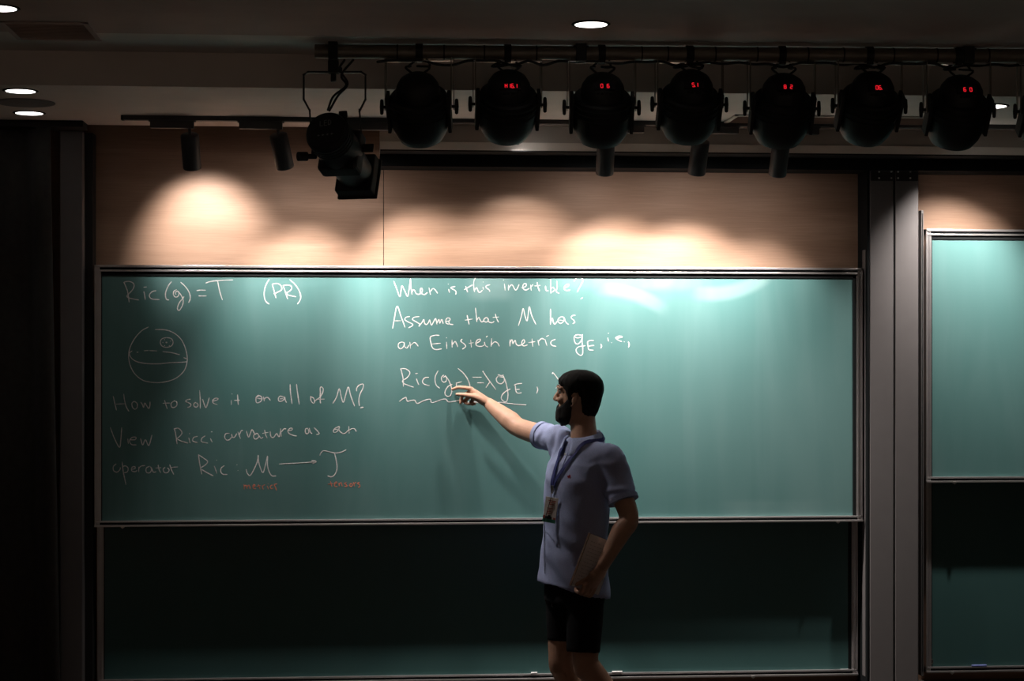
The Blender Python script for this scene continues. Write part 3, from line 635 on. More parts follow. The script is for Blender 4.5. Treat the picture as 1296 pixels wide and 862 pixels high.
# ------------------------------------------------------------------ seven segment digits
SEG = {'0': 'abcdef', '1': 'bc', '2': 'abged', '3': 'abgcd', '4': 'fgbc', '5': 'afgcd', '6': 'afgedc', '8': 'abcdefg', 'A': 'abcefg', 'd': 'bcdeg', 'H': 'bcefg', ' ': ''}
def seg_text(mb, txt, o, ex, ez, h, n):
    wd = h*0.52; x = 0.0; th = h*0.085
    def bar(a, b):
        c = (a+b)/2; d = (b-a); up = ez if abs(d.dot(ex)) > abs(d.dot(ez)) else ex
        mb.obox(c, d*0.45, up*th, n*0.0006)
    tot = sum(0.12*h if c == '.' else wd*1.5 for c in txt); x = -tot/2
    for ch in txt:
        if ch == '.':
            mb.obox(o+ex*(x-0.05*h)-ez*h*0.46, ex*th, ez*th, n*0.0006); x += 0.12*h; continue
        P = {k: o+ex*(x+a*wd)+ez*(b*h/2) for k, a, b in (('tl', 0, 1), ('tr', 1, 1), ('ml', 0, 0), ('mr', 1, 0), ('bl', 0, -1), ('br', 1, -1))}
        S_ = dict(a=('tl', 'tr'), b=('tr', 'mr'), c=('mr', 'br'), d=('bl', 'br'), e=('ml', 'bl'), f=('tl', 'ml'), g=('ml', 'mr'))
        for s in SEG[ch]: bar(P[S_[s][0]], P[S_[s][1]])
        x += wd*1.5

# ------------------------------------------------------------------ round LED stage lights hanging from the pipe
def par_light(px, cy_px, txt, label, rot=0.0, tilt=52):
    c = pipe_at(px)
    t = thing('stage_light', c-V(0, 0, 0.0275), label, 'stage light', 'round stage lights on the pipe')
    ez = V(0, 0, 1)
    R = Matrix.Rotation(rot, 3, 'Z'); ex = R @ PD; ey = R @ PN
    zc = at(px, cy_px, c.y).z
    piv = V(c.x, c.y, zc)+ez*0.018
    T = math.radians(tilt)
    ax = ey*math.cos(T)-ez*math.sin(T)            # the way it shines: away from the audience and down
    up = ey*math.sin(T)+ez*math.cos(T)
    o = piv-ax*0.075                              # rear end
    MB().lathe([(-0.062, 0.0), (-0.062, 0.022), (-0.056, 0.048), (-0.042, 0.068), (-0.018, 0.082), (0.005, 0.087), (0.03, 0.088)], o, ax, 40).build('rear_cap', M_black, t, smooth='auto')
    MB().lathe([(0.022, 0.086), (0.022, 0.104), (0.030, 0.112), (0.085, 0.116), (0.145, 0.113), (0.18, 0.104), (0.205, 0.090), (0.212, 0.086), (0.212, 0.080), (0.185, 0.078)], o, ax, 48).build('housing', M_black, t, smooth='auto')
    MB().lathe([(0.19, 0.0), (0.19, 0.078), (0.194, 0.076), (0.198, 0.0)], o, ax, 40).build('lens', M_glass, t, smooth='auto')
    # cooling ribs
    for k in range(3):
        q = 0.045+0.022*k
        MB().lathe([(q, 0.110), (q, 0.1185), (q+0.006, 0.1185), (q+0.006, 0.110)], o, ax, 48).build('cooling_fin', M_blackm, t, smooth='auto')
    if txt is not None:
        # display panel on the rear cap
        n = (-ax*0.80-up*0.60).normalized(); dz = (up-n*up.dot(n)).normalized()
        q = o-ax*0.038-up*0.056+n*0.007
        dp = MB().obox(q, ex*0.040, dz*0.015, n*0.006).build('display', M_glass, t, bevel=0.002)
        sg = MB(); seg_text(sg, txt, q+n*0.0068+ex*0.004, ex, dz, 0.0155, n); sg.build('digits', M_red, dp)
        bt = MB()
        for k in range(4): bt.obox(q-dz*0.030+ex*(k-1.5)*0.017+n*0.004, ex*0.005, dz*0.003, n*0.006)
        bt.build('buttons', M_blackm, t)
    # double yoke
    W = 0.131
    zt = c.z-0.034
    for s in (-1, 1):
        a = piv+ex*s*W
        for dy in (-0.016, 0.016):
            MB().obox(V(a.x, a.y, (a.z+zt)/2)+ey*dy*(0.6)+ex*s*dy*0.25, ex*0.0016, ey*0.008, V(0, 0, (zt-a.z)/2+0.012)).build('yoke_arm', M_pipe, t, bevel=0.0006)
        MB().obox(piv+ex*s*0.119-ez*0.020, ex*0.007, ax*0.080, up*0.030).build('side_plate', M_blackm, t, bevel=0.003)
        k = MB().cyl(a-ex*s*0.012, a+ex*s*0.014, 0.006, 12); k.tube([a+ex*s*0.016-ez*0.024, a+ex*s*0.016, a+ex*s*0.016+ez*0.024], [0.007, 0.0085, 0.007], 12, 3)
        k.build('knob', M_blackm, t, smooth=True)
    MB().obox(V(piv.x, piv.y, zt-0.001), ex*(W+0.003), ey*0.014, ez*0.0018).build('yoke_bar', M_steel, t, bevel=0.0006)
    # hook clamp round the pipe
    MB().lathe([(-0.014, 0.0285), (-0.014, 0.033), (0.014, 0.033), (0.014, 0.0285)], c, PD, 28).obox(c-ez*0.034, PD*0.013, PN*0.02, ez*0.006).build('hook_clamp', M_blackm, t, smooth='auto')
    rr = random.Random(px)
    for k in range(2):
        s = -1 if k else 1; e = o-ax*0.048+up*0.03+ex*0.012*s
        pts = [c-ez*0.03+ex*(0.02*s+0.01), c-ez*0.055+ex*(0.045*s+rr.uniform(-.02, .01)), (c+e)/2-ez*0.01+ex*(0.005*s+rr.uniform(-.03, .03)), e+ez*0.03+ex*s*0.035, e+ex*0.0]
        MB().tube(pts, 0.0045, 8, 5).build('cord', M_blackm, t, smooth=True)
    return t
PARS = [(530.5, 141, None, 'leftmost round black stage light with no lit digits, next to the large spotlight', -0.10, 52),
        (642.5, 138, 'H16.1', 'second round black stage light from the left, showing red digits H16.1', 0.05, 50),
        (761.5, 142, '0 6', 'third round black stage light from the left, under the near downlight', 0.0, 56),
        (872.5, 138, '5.1', 'fourth round black stage light from the left, in the middle of the row', 0.02, 52),
        (989.5, 143, '8 2', 'fifth round black stage light from the left, above the last visible track spotlight', 0.0, 56),
        (1100, 140, '06.', 'sixth round black stage light, above the pair of grey posts', 0.04, 50),
        (1212, 145, '6 0', 'seventh round black stage light, left of the far right downlight', 0.02, 54),
        (1331, 147, None, 'round black stage light cut off at the right edge, only its side showing', 0.0, 52)]
for a in PARS: par_light(*a)

# ------------------------------------------------------------------ large profile spotlight at the left end of the pipe
def profile_spot():
    c = pipe_at(422)
    t = thing('profile_spotlight', c, 'large black profile spotlight hanging from the left end of the pipe', 'spotlight')
    ez = V(0, 0, 1); pl = lambda px, py, dy=0.0: at(px, py, c.y+dy)
    k = MB().obox(c, PD*0.018, PN*0.042, ez*0.040).obox(c-ez*0.062, PD*0.020, PN*0.02, ez*0.024).cyl(c-ez*0.07-PD*0.02, c-ez*0.07+PD*0.034, 0.008, 12).cyl(c-ez*0.08, c-ez*0.118, 0.011, 14)
    k.obox(V(c.x, c.y, (c.z+z_near)/2+0.01), PD*0.010, PN*0.010, ez*((z_near-c.z)/2-0.012))
    k.build('clamp', M_blackm, t, bevel=0.002)
    # yoke
    ptsL = [pl(424, 91.5), pl(390, 91.5), pl(384.5, 95), pl(384.5, 126), pl(392, 140), pl(394, 170, .03)]
    ptsR = [pl(424, 91.5), pl(457, 91.5), pl(462.5, 95), pl(462.5, 126), pl(455, 141), pl(458.5, 186, .15)]
    for P in (ptsL, ptsR):
        m = MB()
        for a, b in zip(P[:-1], P[1:]):
            d = (b-a); u, v = frame(d, V(0, 1, 0)); m.obox((a+b)/2, d*0.5+d.normalized()*0.004, u*0.012, v*0.0035)
        m.build('yoke', M_black, t, bevel=0.001)
    r0 = pl(413, 166, -0.06)                       # centre of the rear disc
    r1 = pl(452, 222, 0.27)                        # centre of the front
    ax = (r1-r0).normalized(); L = (r1-r0).length
    MB().lathe([(-0.012, 0.0), (-0.012, 0.060), (-0.006, 0.078), (0.004, 0.084), (0.085, 0.084), (0.09, 0.080)], r0, ax, 44).build('lamp_house', M_black, t, smooth='auto')
    for k in range(4):
        MB().lathe([(0.015+k*0.018, 0.083), (0.015+k*0.018, 0.0875), (0.023+k*0.018, 0.0875), (0.023+k*0.018, 0.083)], r0, ax, 44).build('cooling_fin', M_blackm, t, smooth='auto')
    MB().lathe([(0.088, 0.078), (0.12, 0.084), (0.16, 0.086), (0.20, 0.082), (0.215, 0.076), (L-0.02, 0.072), (L, 0.072)], r0, ax, 40).build('barrel', M_black, t, smooth='auto')
    u, v = frame(ax, V(0, 0, 1))                   # u up-ish, v across
    MB().obox(r0+ax*0.185, ax*0.04, u*0.086, v*0.082).build('shutter_gate', M_blackm, t, bevel=0.012)
    for s in (-1, 1):
        MB().obox(r0+ax*0.185+v*s*0.10+u*0.02, ax*0.004, u*0.018, v*0.03).build('shutter_handle', M_blackm, t, bevel=0.003)
    gf = MB().obox(r1+ax*0.0, ax*0.03, u*0.082, v*0.078).obox(r1+ax*0.035, ax*0.008, u*0.089, v*0.085)
    gf.build('gel_frame_holder', M_blackm, t, bevel=0.006)
    MB().lathe([(0, 0.0), (0, 0.062), (0.004, 0.06), (0.008, 0.0)], r1+ax*0.043, ax, 36).build('lens', M_glass, t, smooth='auto')
    q0, q1 = pl(400, 198, 0.02), pl(379, 198, -0.01)
    MB().cyl(q0, q1, 0.010, 16).cyl(q1+(q0-q1)*0.45, q1-(q0-q1).normalized()*0.006, 0.018, 20).build('focus_knob', M_blackm, t, smooth='auto')
    q0, q1 = pl(436, 165, 0.06), pl(434, 141, 0.06)
    MB().cyl(q0, q1, 0.014, 16).cyl(q0+(q1-q0)*0.7, q1, 0.017, 16).build('tilt_knob', M_blackm, t, smooth='auto')
    MB().obox(pl(458, 180, 0.14), V(0.012, 0, 0), V(0, 0.012, 0), V(0, 0, 0.02)).build('side_bracket', M_blackm, t, bevel=0.002)
    # cables
    for P in ([(447, 76, 0), (432, 95, -.02), (438, 108, -.02), (422, 122, -.03), (415, 139, -.04)], [(436, 76, 0), (430, 88, -.02), (440, 106, -.03), (428, 121, -.03), (417, 140, -.04)]):
        MB().tube([pl(*q) for q in P], 0.0045, 8, 6).build('cord', M_blackm, t, smooth=True)
    # markings on the rear disc
    n = -ax; ex = (PD-n*PD.dot(n)).normalized(); up = ex.cross(n).normalized()
    if up.z < 0: up = -up
    mk = MB()
    o = r0+n*0.0125+up*0.030
    def bar(x0, z0, x1, z1):
        a = o+ex*x0+up*z0; b = o+ex*x1+up*z1; d = b-a; s = d.cross(n).normalized(); mk.obox((a+b)/2, d*0.5, s*0.0010, n*0.0006)
    h = 0.011
    bar(-.022, h, -.022, -h); bar(-.022, -h, -.010, -h)
    bar(-.005, h, -.005, -h); bar(-.005, h, .006, h); bar(-.005, 0, .005, 0); bar(-.005, -h, .006, -h)
    bar(.012, h, .012, -h); bar(.012, h, .019, h*.8); bar(.019, h*.8, .023, 0); bar(.023, 0, .019, -h*.8); bar(.019, -h*.8, .012, -h)
    for k in range(4):
        x = -0.027+k*0.018; z = -0.052
        bar(x-.005, z, x+.005, z); bar(x, z-.004, x, z+.004)
    mk.build('marking', M_label, t)
profile_spot()

# added fill lamps behind the camera, built as a row of round downlights
for x in (-2.4, 0.6, 3.4):
    for y in (-10.8,):
        t = thing('downlight', (x, y, z_near), 'added fill lamp behind the camera, shaped as a round downlight', 'ceiling light', 'added fill lamps')
        p = V(x, y, z_near); n = 32
        MB().lathe([(0, 0.0), (0, 0.06), (0.004, 0.058), (0.004, 0.0)], p, V(0, 0, -1), 32).build('lens', M_hlens, t, smooth='auto')
        MB().rings([[p+V(r*math.cos(2*math.pi*j/n), r*math.sin(2*math.pi*j/n), dz) for j in range(n)] for r, dz in ((0.06, 0), (0.072, -0.001), (0.07, -0.005), (0.06, -0.005))], cap0=False, cap1=False).build('trim_ring', M_blackm, t, smooth=True)
        ld = bpy.data.lights.new('fill_lamp', 'SPOT'); ld.energy = FILL_W; ld.color = (1.0, 0.87, 0.78); ld.spot_size = math.radians(110); ld.spot_blend = 1.0; ld.shadow_soft_size = 0.06
        lo = bpy.data.objects.new('fill_lamp', ld); COL.objects.link(lo); lo.parent = t; lo.location = (0, 0, -0.02)

# ------------------------------------------------------------------ the lecturer
def remeshed(mb, voxel, smooth=4, fac=0.5):
    me = bpy.data.meshes.new('tmp'); me.from_pydata([tuple(v) for v in mb.v], [], mb.f); me.update()
    bm = bmesh.new(); bm.from_mesh(me); bmesh.ops.recalc_face_normals(bm, faces=bm.faces); bm.to_mesh(me); bm.free()
    o = bpy.data.objects.new('tmp', me); COL.objects.link(o)
    r = o.modifiers.new('r', 'REMESH'); r.mode = 'VOXEL'; r.voxel_size = voxel; r.adaptivity = 0.0
    if smooth:
        s = o.modifiers.new('s', 'SMOOTH'); s.iterations = smooth; s.factor = fac
    dg = bpy.context.evaluated_depsgraph_get()
    out = bpy.data.meshes.new_from_object(o.evaluated_get(dg))
    bpy.data.objects.remove(o); bpy.data.meshes.remove(me)
    return out
def finish(me, name, m, parent, org):
    me.name = name; me.transform(Matrix.Translation(-Vector(org)))
    me.materials.clear(); me.materials.append(m)
    for p in me.polygons: p.use_smooth = True
    o = bpy.data.objects.new(name, me); COL.objects.link(o)
    if parent is None: o.location = org; o['_org'] = list(org)
    else: o.parent = parent; o['_org'] = list(org)
    return o
def bvh(me):
    return BVHTree.FromPolygons([v.co.copy() for v in me.vertices], [tuple(p.vertices) for p in me.polygons])

NF = V(-0.84, -0.54, 0).normalized()          # the way the chest faces
SL = V(0.54, -0.84, 0).normalized()           # towards his left side
UP = V(0, 0, 1)
PYC = -0.74                                   # depth of his body axis
PO = at(727, 760, PYC); PO.z = 0.0            # between his feet
def tor(z, f=0.0, l=0.0):                     # point of the torso axis at height z, moved forward f and left l
    t = (z-0.80)/0.75
    lean = at(727, 760, PYC).lerp(at(738, 548, PYC), t)
    return V(lean.x, PYC, z)+NF*f+SL*l
def zpx(py, Y=PYC): return at(730, py, Y).z

# joints
shR = at(709, 559, -0.62); elR = at(657, 541.5, -0.39); wrR = at(618.5, 511, -0.225)
shL = at(772, 584, -0.86); elL = at(796, 655, -0.95); wrL = at(763, 716, -1.015)
neck0 = at(739, 556, -0.745); head_c = at(731.5, 504, -0.71)
HF = V(-0.905, 0.41, 0.06).normalized()       # the way the face looks
HL_ = UP.cross(HF).normalized()               # his left
HU = HF.cross(HL_).normalized()

body = MB()
# trunk and neck (under the shirt)
TR = [(0.80, .130, .095, 0.0), (0.90, .150, .100, 0.0), (1.02, .140, .098, .006), (1.15, .140, .096, .008), (1.28, .155, .104, .006), (1.37, .150, .095, 0.0), (1.43, .11, .075, -.006), (1.47, .065, .058, -.006)]
tilts = {}
def trunk(mb, tab, n=40, ex=2.4):
    R = []
    for z, hw, hd, f in tab:
        c = tor(z, f); r = []
        for j in range(n):
            a = 2*math.pi*j/n; c_, s_ = math.cos(a), math.sin(a)
            c_ = math.copysign(abs(c_)**(2/ex), c_); s_ = math.copysign(abs(s_)**(2/ex), s_)
            tl_ = tilts.get(z, 0.0)
            r.append(c+NF*hd*c_+SL*hw*s_+UP*tl_*(.65*c_-.55*s_))
        R.append(r)
    mb.rings(R)
trunk(body, TR)
hb = head_c-HU*0.085-HF*0.028
body.tube([neck0-UP*0.06, neck0, hb, hb+HU*0.05], [0.068, 0.060, 0.056, 0.054], 24, 4)
# arms
body.tube([shR, shR.lerp(elR, .45), elR, elR.lerp(wrR, .3), elR.lerp(wrR, .7), wrR], [.051, .050, .0445, .0465, .036, (.0285, .024)], 24, 6, hint=UP)
body.tube([shL, shL.lerp(elL, .45), elL, elL.lerp(wrL, .3), elL.lerp(wrL, .7), wrL], [.052, .050, .043, .0445, .034, (.029, .025)], 24, 6, hint=NF)
body.tube([tor(1.40, 0, -.05), shR], [.055, .052], 20, 4)
body.tube([tor(1.40, 0, .05), shL], [.055, .052], 20, 4)
# head
HT = [(-.120, .066, -.050, .036), (-.110, .079, -.062, .049), (-.092, .084, -.068, .057), (-.068, .086, -.074, .060), (-.04, .085, -.080, .066), (-.01, .084, -.088, .071), (.02, .083, -.094, .0735), (.04, .089, -.098, .074), (.055, .088, -.097, .073), (.072, .080, -.092, .069), (.088, .062, -.078, .058), (.100, .038, -.056, .040), (.106, .008, -.028, .014)]
def htab(u):
    if u <= HT[0][0]: return HT[0][1:]
    for a, b in zip(HT[:-1], HT[1:]):
        if u <= b[0]:
            k = (u-a[0])/(b[0]-a[0]); return tuple(a[i]*(1-k)+b[i]*k for i in (1, 2, 3))
    return HT[-1][1:]
def hp(phi, u, off=0.0):                      # head surface, phi 0 = face, pi = back
    fr, bk, hw = htab(u); m = (fr+bk)/2; a = (fr-bk)/2
    f = m+(a+off)*math.cos(phi); l = (hw+off)*math.sin(phi)
    return head_c+HF*f+HL_*l+HU*u
H = lambda f, l, u: head_c+HF*f+HL_*l+HU*u
R = []
for i in range(37):
    u = -.120+.226*i/36
    R.append([hp(2*math.pi*j/48, u) for j in range(48)])
body.rings(R)
# nose, brow, cheeks, lips, chin, ears
body.tube([H(.082, 0, .038), H(.092, 0, .018), H(.101, 0, .000), H(.105, 0, -.009)], [.009, .0105, .013, .0125], 14, 4)
for s in (-1, 1):
    body.sphere(H(.093, .011*s, -.012), .010, 10)
    body.tube([H(.088, .012*s, .043), H(.083, .038*s, .046), H(.066, .056*s, .040)], [.008, .009, .008], 12, 4)
    body.sphere(H(.062, .042*s, -.012), (.022, .018, .020), 14)
    e = H(-.004, .080*s, -.008)
    body.tube([e+HF*.008+HU*.020, e-HF*.004+HU*.030, e-HF*.016+HU*.022, e-HF*.016+HU*.002, e-HF*.006-HU*.016, e+HF*.004-HU*.026], [.005, .0055, .006, .0055, .005, .006], 10, 4, hint=HL_)
    body.sphere(e-HF*.004-HU*.0, (.012, .006, .022), 12, (HF, HL_, HU))
body.sphere(H(.070, 0, -.100), (.013, .018, .014), 14, (HF, HL_, HU))
# legs
legs = {}
for s, kx, ky, kY, ax, aY, fd in ((-1, 710, 838, -0.70, 735, -0.66, 1), (1, 741, 840, -0.84, 806, -0.84, 1)):
    hip = tor(0.88, 0, .085*s); kn = at(kx, ky, kY); an = at(ax, 950, aY); an.z = 0.105
    legs[s] = (hip, kn, an)
    body.tube([hip, hip.lerp(kn, .5), kn+UP*.03, kn-UP*.02], [.072, .066, .057, .054], 24, 5)
    calf = kn.lerp(an, .30)-NF*.018
    body.tube([kn, calf, kn.lerp(an, .62)-NF*.006, an], [.056, .056, .043, .034], 24, 5)
    toe = an+NF*.13; toe.z = 0.045
    body.tube([an, an+NF*.05-UP*.035, toe], [.036, (.036, .036), (.022, .036)], 16, 4)

# right hand: index finger on the board, thumb beside it, the other fingers hanging
def finger(pts, rad): body.tube(pts, rad, 12, 4)
kI, kM, kR_, kP = at(597, 492, -.192), at(595.5, 496, -.171), at(597, 500.5, -.156), at(600, 505, -.147)
palm = [wrR+(kM-wrR)*-.08, wrR.lerp(kM, .35), wrR.lerp(kM, .75), kM*.5+kR_*.5]
pw = (kI-kP).normalized()
body.tube(palm, [(.027, .022), (.034, .0195), (.037, .017), (.034, .013)], 20, 5, hint=pw)
finger([kI, at(582.5, 490.3, -.170), at(576.5, 491.6, -.150), at(572.5, 493, -.1335)], [.0105, .0092, .0085, .0072])
finger([kM, at(585.5, 501, -.150), at(583.5, 505.5, -.143), at(583, 510, -.143)], [.0105, .0092, .0085, .0075])
finger([kR_, at(588.5, 507, -.139), at(590, 510.5, -.142), at(594, 511.5, -.152)], [.0100, .0088, .0080, .0072])
finger([kP, at(595, 510, -.136), at(598, 512, -.142), at(601.5, 511, -.153)], [.0090, .0078, .0072, .0065])
finger([wrR.lerp(kI, .2)+V(0, -.010, -.006), at(601, 502.5, -.224), at(589.5, 500, -.212), at(578.5, 499.2, -.196)], [.018, .0150, .0110, .0085])

# left hand on the notebook
NW = (NF*0.97+UP*0.0).normalized()
nb_up = V(.080, 0.012, .21).normalized()        # it leans back along his hip
nb_f = (NF-nb_up*NF.dot(nb_up)).normalized()
nb_n = nb_up.cross(nb_f).normalized()           # outward normal of the visible side
if nb_n.y > 0: nb_n = -nb_n
nb_bl = at(722.5, 741, -1.005)                  # lower front corner of the visible face
NBW, NBH, NBT = 0.175, 0.238, 0.011
def nb(a, b, c=0.0): return nb_bl-nb_f*a+nb_up*b+nb_n*c     # a back from the front edge, b up, c outward
lk = [nb(.062+.021*k, .018+.004*k, .016) for k in range(4)]    # knuckles, index first
pal = [wrL, wrL.lerp((lk[1]+lk[2])/2, .4), (lk[1]+lk[2])/2+nb_up*.010]
body.tube(pal, [(.027, .022), (.037, .019), (.040, .016)], 20, 5, hint=nb_f)
for k, kn in enumerate(lk):
    a = .058+.021*k; r = (.0098, .0102, .0098, .0085)[k]
    finger([kn+nb_up*.012, nb(a, -.013, .012), nb(a, -.015, -.022), nb(a, .012, -.026)], [r*1.08, r*.95, r*.88, r*.78])
finger([wrL.lerp(lk[0], .45)+nb_f*.012, nb(.066, .052, .018), nb(.040, .030, .0125), nb(.020, .012, .0105)], [.016, .0135, .0108, .0085])
me_body = remeshed(body, 0.0036, 5, 0.5)
P0 = V(PO.x, PO.y, 0.0)
person = finish(me_body, 'person', M_skin, None, P0)
tag(person, 'bearded man in blue-grey polo and black shorts pointing at the chalkboard', 'person')

# eyes, brows, lips
for s in (-1, 1):
    MB().sphere(H(.0715, .031*s, .024), .0125, 14).build('eye', M_eye, person, smooth=True, org=None)
    MB().sphere(H(.079, .032*s, .0235), (.006, .006, .006), 10).build('iris', M_iris, person, smooth=True)
    MB().tube([H(.090, .012*s, .049), H(.086, .034*s, .053), H(.068, .056*s, .046)], [(.003, .0045), (.0035, .0055), (.002, .003)], 10, 5).build('eyebrow', M_hair, person, smooth=True)
    MB().tube([H(.088, .020*s, .031), H(.0885, .032*s, .033), H(.080, .044*s, .029)], [.003, .0035, .003], 8, 4).build('eyelid', M_skin, person, smooth=True)
MB().tube([H(.082, -.022, -.052), H(.091, -.008, -.0495), H(.091, .008, -.0495), H(.082, .022, -.052)], [.003, .0048, .0048, .003], 10, 4).build('upper_lip', M_mouth, person, smooth=True)
MB().tube([H(.081, -.020, -.057), H(.090, -.006, -.0595), H(.090, .006, -.0595), H(.081, .020, -.057)], [.003, .0052, .0052, .003], 10, 4).build('lower_lip', M_mouth, person, smooth=True)

# hair: a thick cap from the hairline to the crown
def lerp_tab(tab, x):
    for (a, va), (b, vb) in zip(tab[:-1], tab[1:]):
        if x <= b: return va+(vb-va)*(x-a)/(b-a)
    return tab[-1][1]
line = [(0, .060), (.5, .060), (.95, .048), (1.15, .020), (1.3, -.020), (1.45, -.024), (1.56, .020), (1.75, .026), (1.95, .000), (2.15, -.055), (2.5, -.100), (3.15, -.112)]
thick = [(0, .015), (.8, .012), (1.2, .009), (1.7, .012), (2.4, .015), (3.15, .016)]
def shell(name, nphi, nrow, uline, utop, th, edge, closed, phis, wob=0.0035):
    out, inn = [], []
    for i in range(nrow+1):
        v = i/nrow; ro, ri = [], []
        for ph in phis:
            a = abs((ph+math.pi) % (2*math.pi)-math.pi)
            u0, u1 = uline(a), utop(a); u = u0+(u1-u0)*(v**0.8)
            t = th(a, v)*edge(v)
            p0 = hp(ph, max(u, -.119), -.004)+HU*min(0, u+.119); d = (hp(ph, u, .01)-p0).normalized()
            if u > .045: d = (d*(1-min(1, (u-.045)/.06))+HU*min(1, (u-.045)/.06)*1.1+d*.15).normalized()
            cp_, sp_ = math.cos(ph), math.sin(ph)
            n_ = (noise.noise(Vector((cp_*4, sp_*4, v*3.0)))*wob+noise.noise(Vector((cp_*14, sp_*14, v*4+7)))*wob*.7)*(1-v*v)
            ro.append(p0+d*(t+.004+n_*edge(v))); ri.append(p0)
        out.append(ro); inn.append(ri)
    return out, inn
def build_shell(name, out, inn, closed, cap_top, m):
    mb = MB(); n = len(out[0]); nr = len(out)
    mb.v = [p for r in out for p in r]+[p for r in inn for p in r]; o2 = n*nr
    J = range(n if closed else n-1)
    for i in range(nr-1):
        for j in J:
            k = (j+1) % n
            mb.f.append((i*n+j, i*n+k, (i+1)*n+k, (i+1)*n+j)); mb.f.append((o2+i*n+k, o2+i*n+j, o2+(i+1)*n+j, o2+(i+1)*n+k))
    for j in J:
        k = (j+1) % n
        mb.f.append((j, o2+j, o2+k, k))
        if not cap_top: mb.f.append(((nr-1)*n+j, (nr-1)*n+k, o2+(nr-1)*n+k, o2+(nr-1)*n+j))
    if cap_top:
        mb.f.append(tuple((nr-1)*n+j for j in range(n))); mb.f.append(tuple(o2+(nr-1)*n+j for j in reversed(range(n))))
    if not closed:
        for i in range(nr-1):
            for j in (0, n-1):
                mb.f.append((i*n+j, (i+1)*n+j, o2+(i+1)*n+j, o2+i*n+j))
    return mb.build(name, m, person, smooth=True)
N = 144
phis = [2*math.pi*j/N for j in range(N)]
o_, i_ = shell('hair', N, 26, lambda a: lerp_tab(line, a)+.004*math.sin(a*37), lambda a: .1050, lambda a, v: lerp_tab(thick, a)*(1-v)+.020*v, lambda v: min(1, .35+v*3.5), True, phis)
build_shell('hair', o_, i_, True, True, M_hair)
# beard from the sideburns round the jaw and chin, with the moustache
bt_up = [(0, -.029), (.28, -.031), (.40, -.044), (.8, -.038), (1.1, -.020), (1.32, .004), (1.56, -.006)]
bt_lo = [(0, -.130), (.5, -.128), (.9, -.121), (1.2, -.119), (1.4, -.112), (1.56, -.085)]
ph2 = [-1.55+3.10*j/110 for j in range(111)]
o_, i_ = shell('beard', 111, 22, lambda a: lerp_tab(bt_lo, a), lambda a: lerp_tab(bt_up, a), lambda a, v: (.013 if a < .9 else .010)*(1.25-v*.55), lambda v: min(1, .3+v*4)*min(1, .25+(1-v)*5), False, ph2, .002)
build_shell('beard', o_, i_, False, False, M_hair)

# polo shirt
sh = MB()
SR = [(zpx(745, -.74)-.004, .176, .134, .006), (0.90, .173, .130, .006), (1.00, .162, .122, .010), (1.10, .160, .118, .012), (1.20, .166, .120, .012), (1.30, .176, .124, .008), (1.375, .172, .112, .0), (1.425, .145, .094, -.006), (1.465, .098, .080, -.010), (1.495, .070, .070, -.010)]
tilts.update({SR[0][0]: .040, SR[1][0]: .018})
trunk(sh, SR, 56, 2.35)
slR = shR.lerp(elR, .48); slL = shL.lerp(elL, .72)
sh.tube([tor(1.385, 0, -.07), shR+UP*.002, shR.lerp(elR, .25), slR], [.078, .066, .060, .061], 28, 5, round_caps=False)
sh.tube([tor(1.385, -.01, .08), shL+UP*.004, shL.lerp(elL, .35), slL], [.082, .070, .065, .066], 28, 5, round_caps=False)
sh.sphere(shR+UP*.002, .066, 20); sh.sphere(shL+UP*.004, .071, 20)
me_sh = remeshed(sh, 0.006, 8, 0.5)
# folds
hem_z = SR[0][0]
bm = bmesh.new(); bm.from_mesh(me_sh); bm.normal_update()
dR = (elR-shR).normalized(); dL = (elL-shL).normalized()
kill = []
for f in bm.faces:
    c = f.calc_center_median()
    if (c.z < hem_z+.05 and f.normal.z < -.75) or ((c-slR).dot(dR) > -.006 and (c-slR).length < .075 and f.normal.dot(dR) > .6) or ((c-slL).dot(dL) > -.006 and (c-slL).length < .08 and f.normal.dot(dL) > .6): kill.append(f)
bmesh.ops.delete(bm, geom=kill, context='FACES')
for v in bm.verts:
    p = v.co; q = p-PO
    l = q.dot(SL); fr = q.dot(NF)
    low = max(0.0, min(1.0, (1.22-p.z)/.30)); 
    a = noise.noise(Vector((l*5, fr*5, p.z*11+l*9)))*.012*(.35+low)
    b = noise.noise(Vector((l*16+p.z*9, fr*14, p.z*15)))*.0055
    arm = math.exp(-((p-shR).length/.12)**2)
    c = math.sin((p-shR).dot(dR)*95+noise.noise(p*14)*4)*.005*arm
    armL = math.exp(-((p-shL.lerp(elL, .4)).length/.10)**2)
    e = math.sin((p-shL).dot(dL)*70+noise.noise(p*12)*5)*.006*armL
    v.co = p+v.normal*(a+b+c+e)
bmesh.ops.smooth_vert(bm, verts=bm.verts, factor=.4, use_axis_x=True, use_axis_y=True, use_axis_z=True)
bm.to_mesh(me_sh); bm.free(); me_sh.update()
T_sh = bvh(me_sh)
shirt = finish(me_sh, 'polo_shirt', M_polo, person, P0)
def on_shirt(px, py, off=.003):
    d = ray(px, py).normalized(); h = T_sh.ray_cast(CAM, d)
    if h[0] is None: h = T_sh.find_nearest(at(px, py, PYC-.1))
    return h[0]+h[1]*off, h[1]
# ribbed sleeve bands
for c, d, r in ((slR, dR, .0625), (slL, dL, .0675)):
    MB().lathe([(-.022, r-.003), (-.022, r+.0015), (.0, r+.0015), (.0, r-.003)], c, d, 40).build('sleeve_band', M_polo2, shirt, smooth='auto')
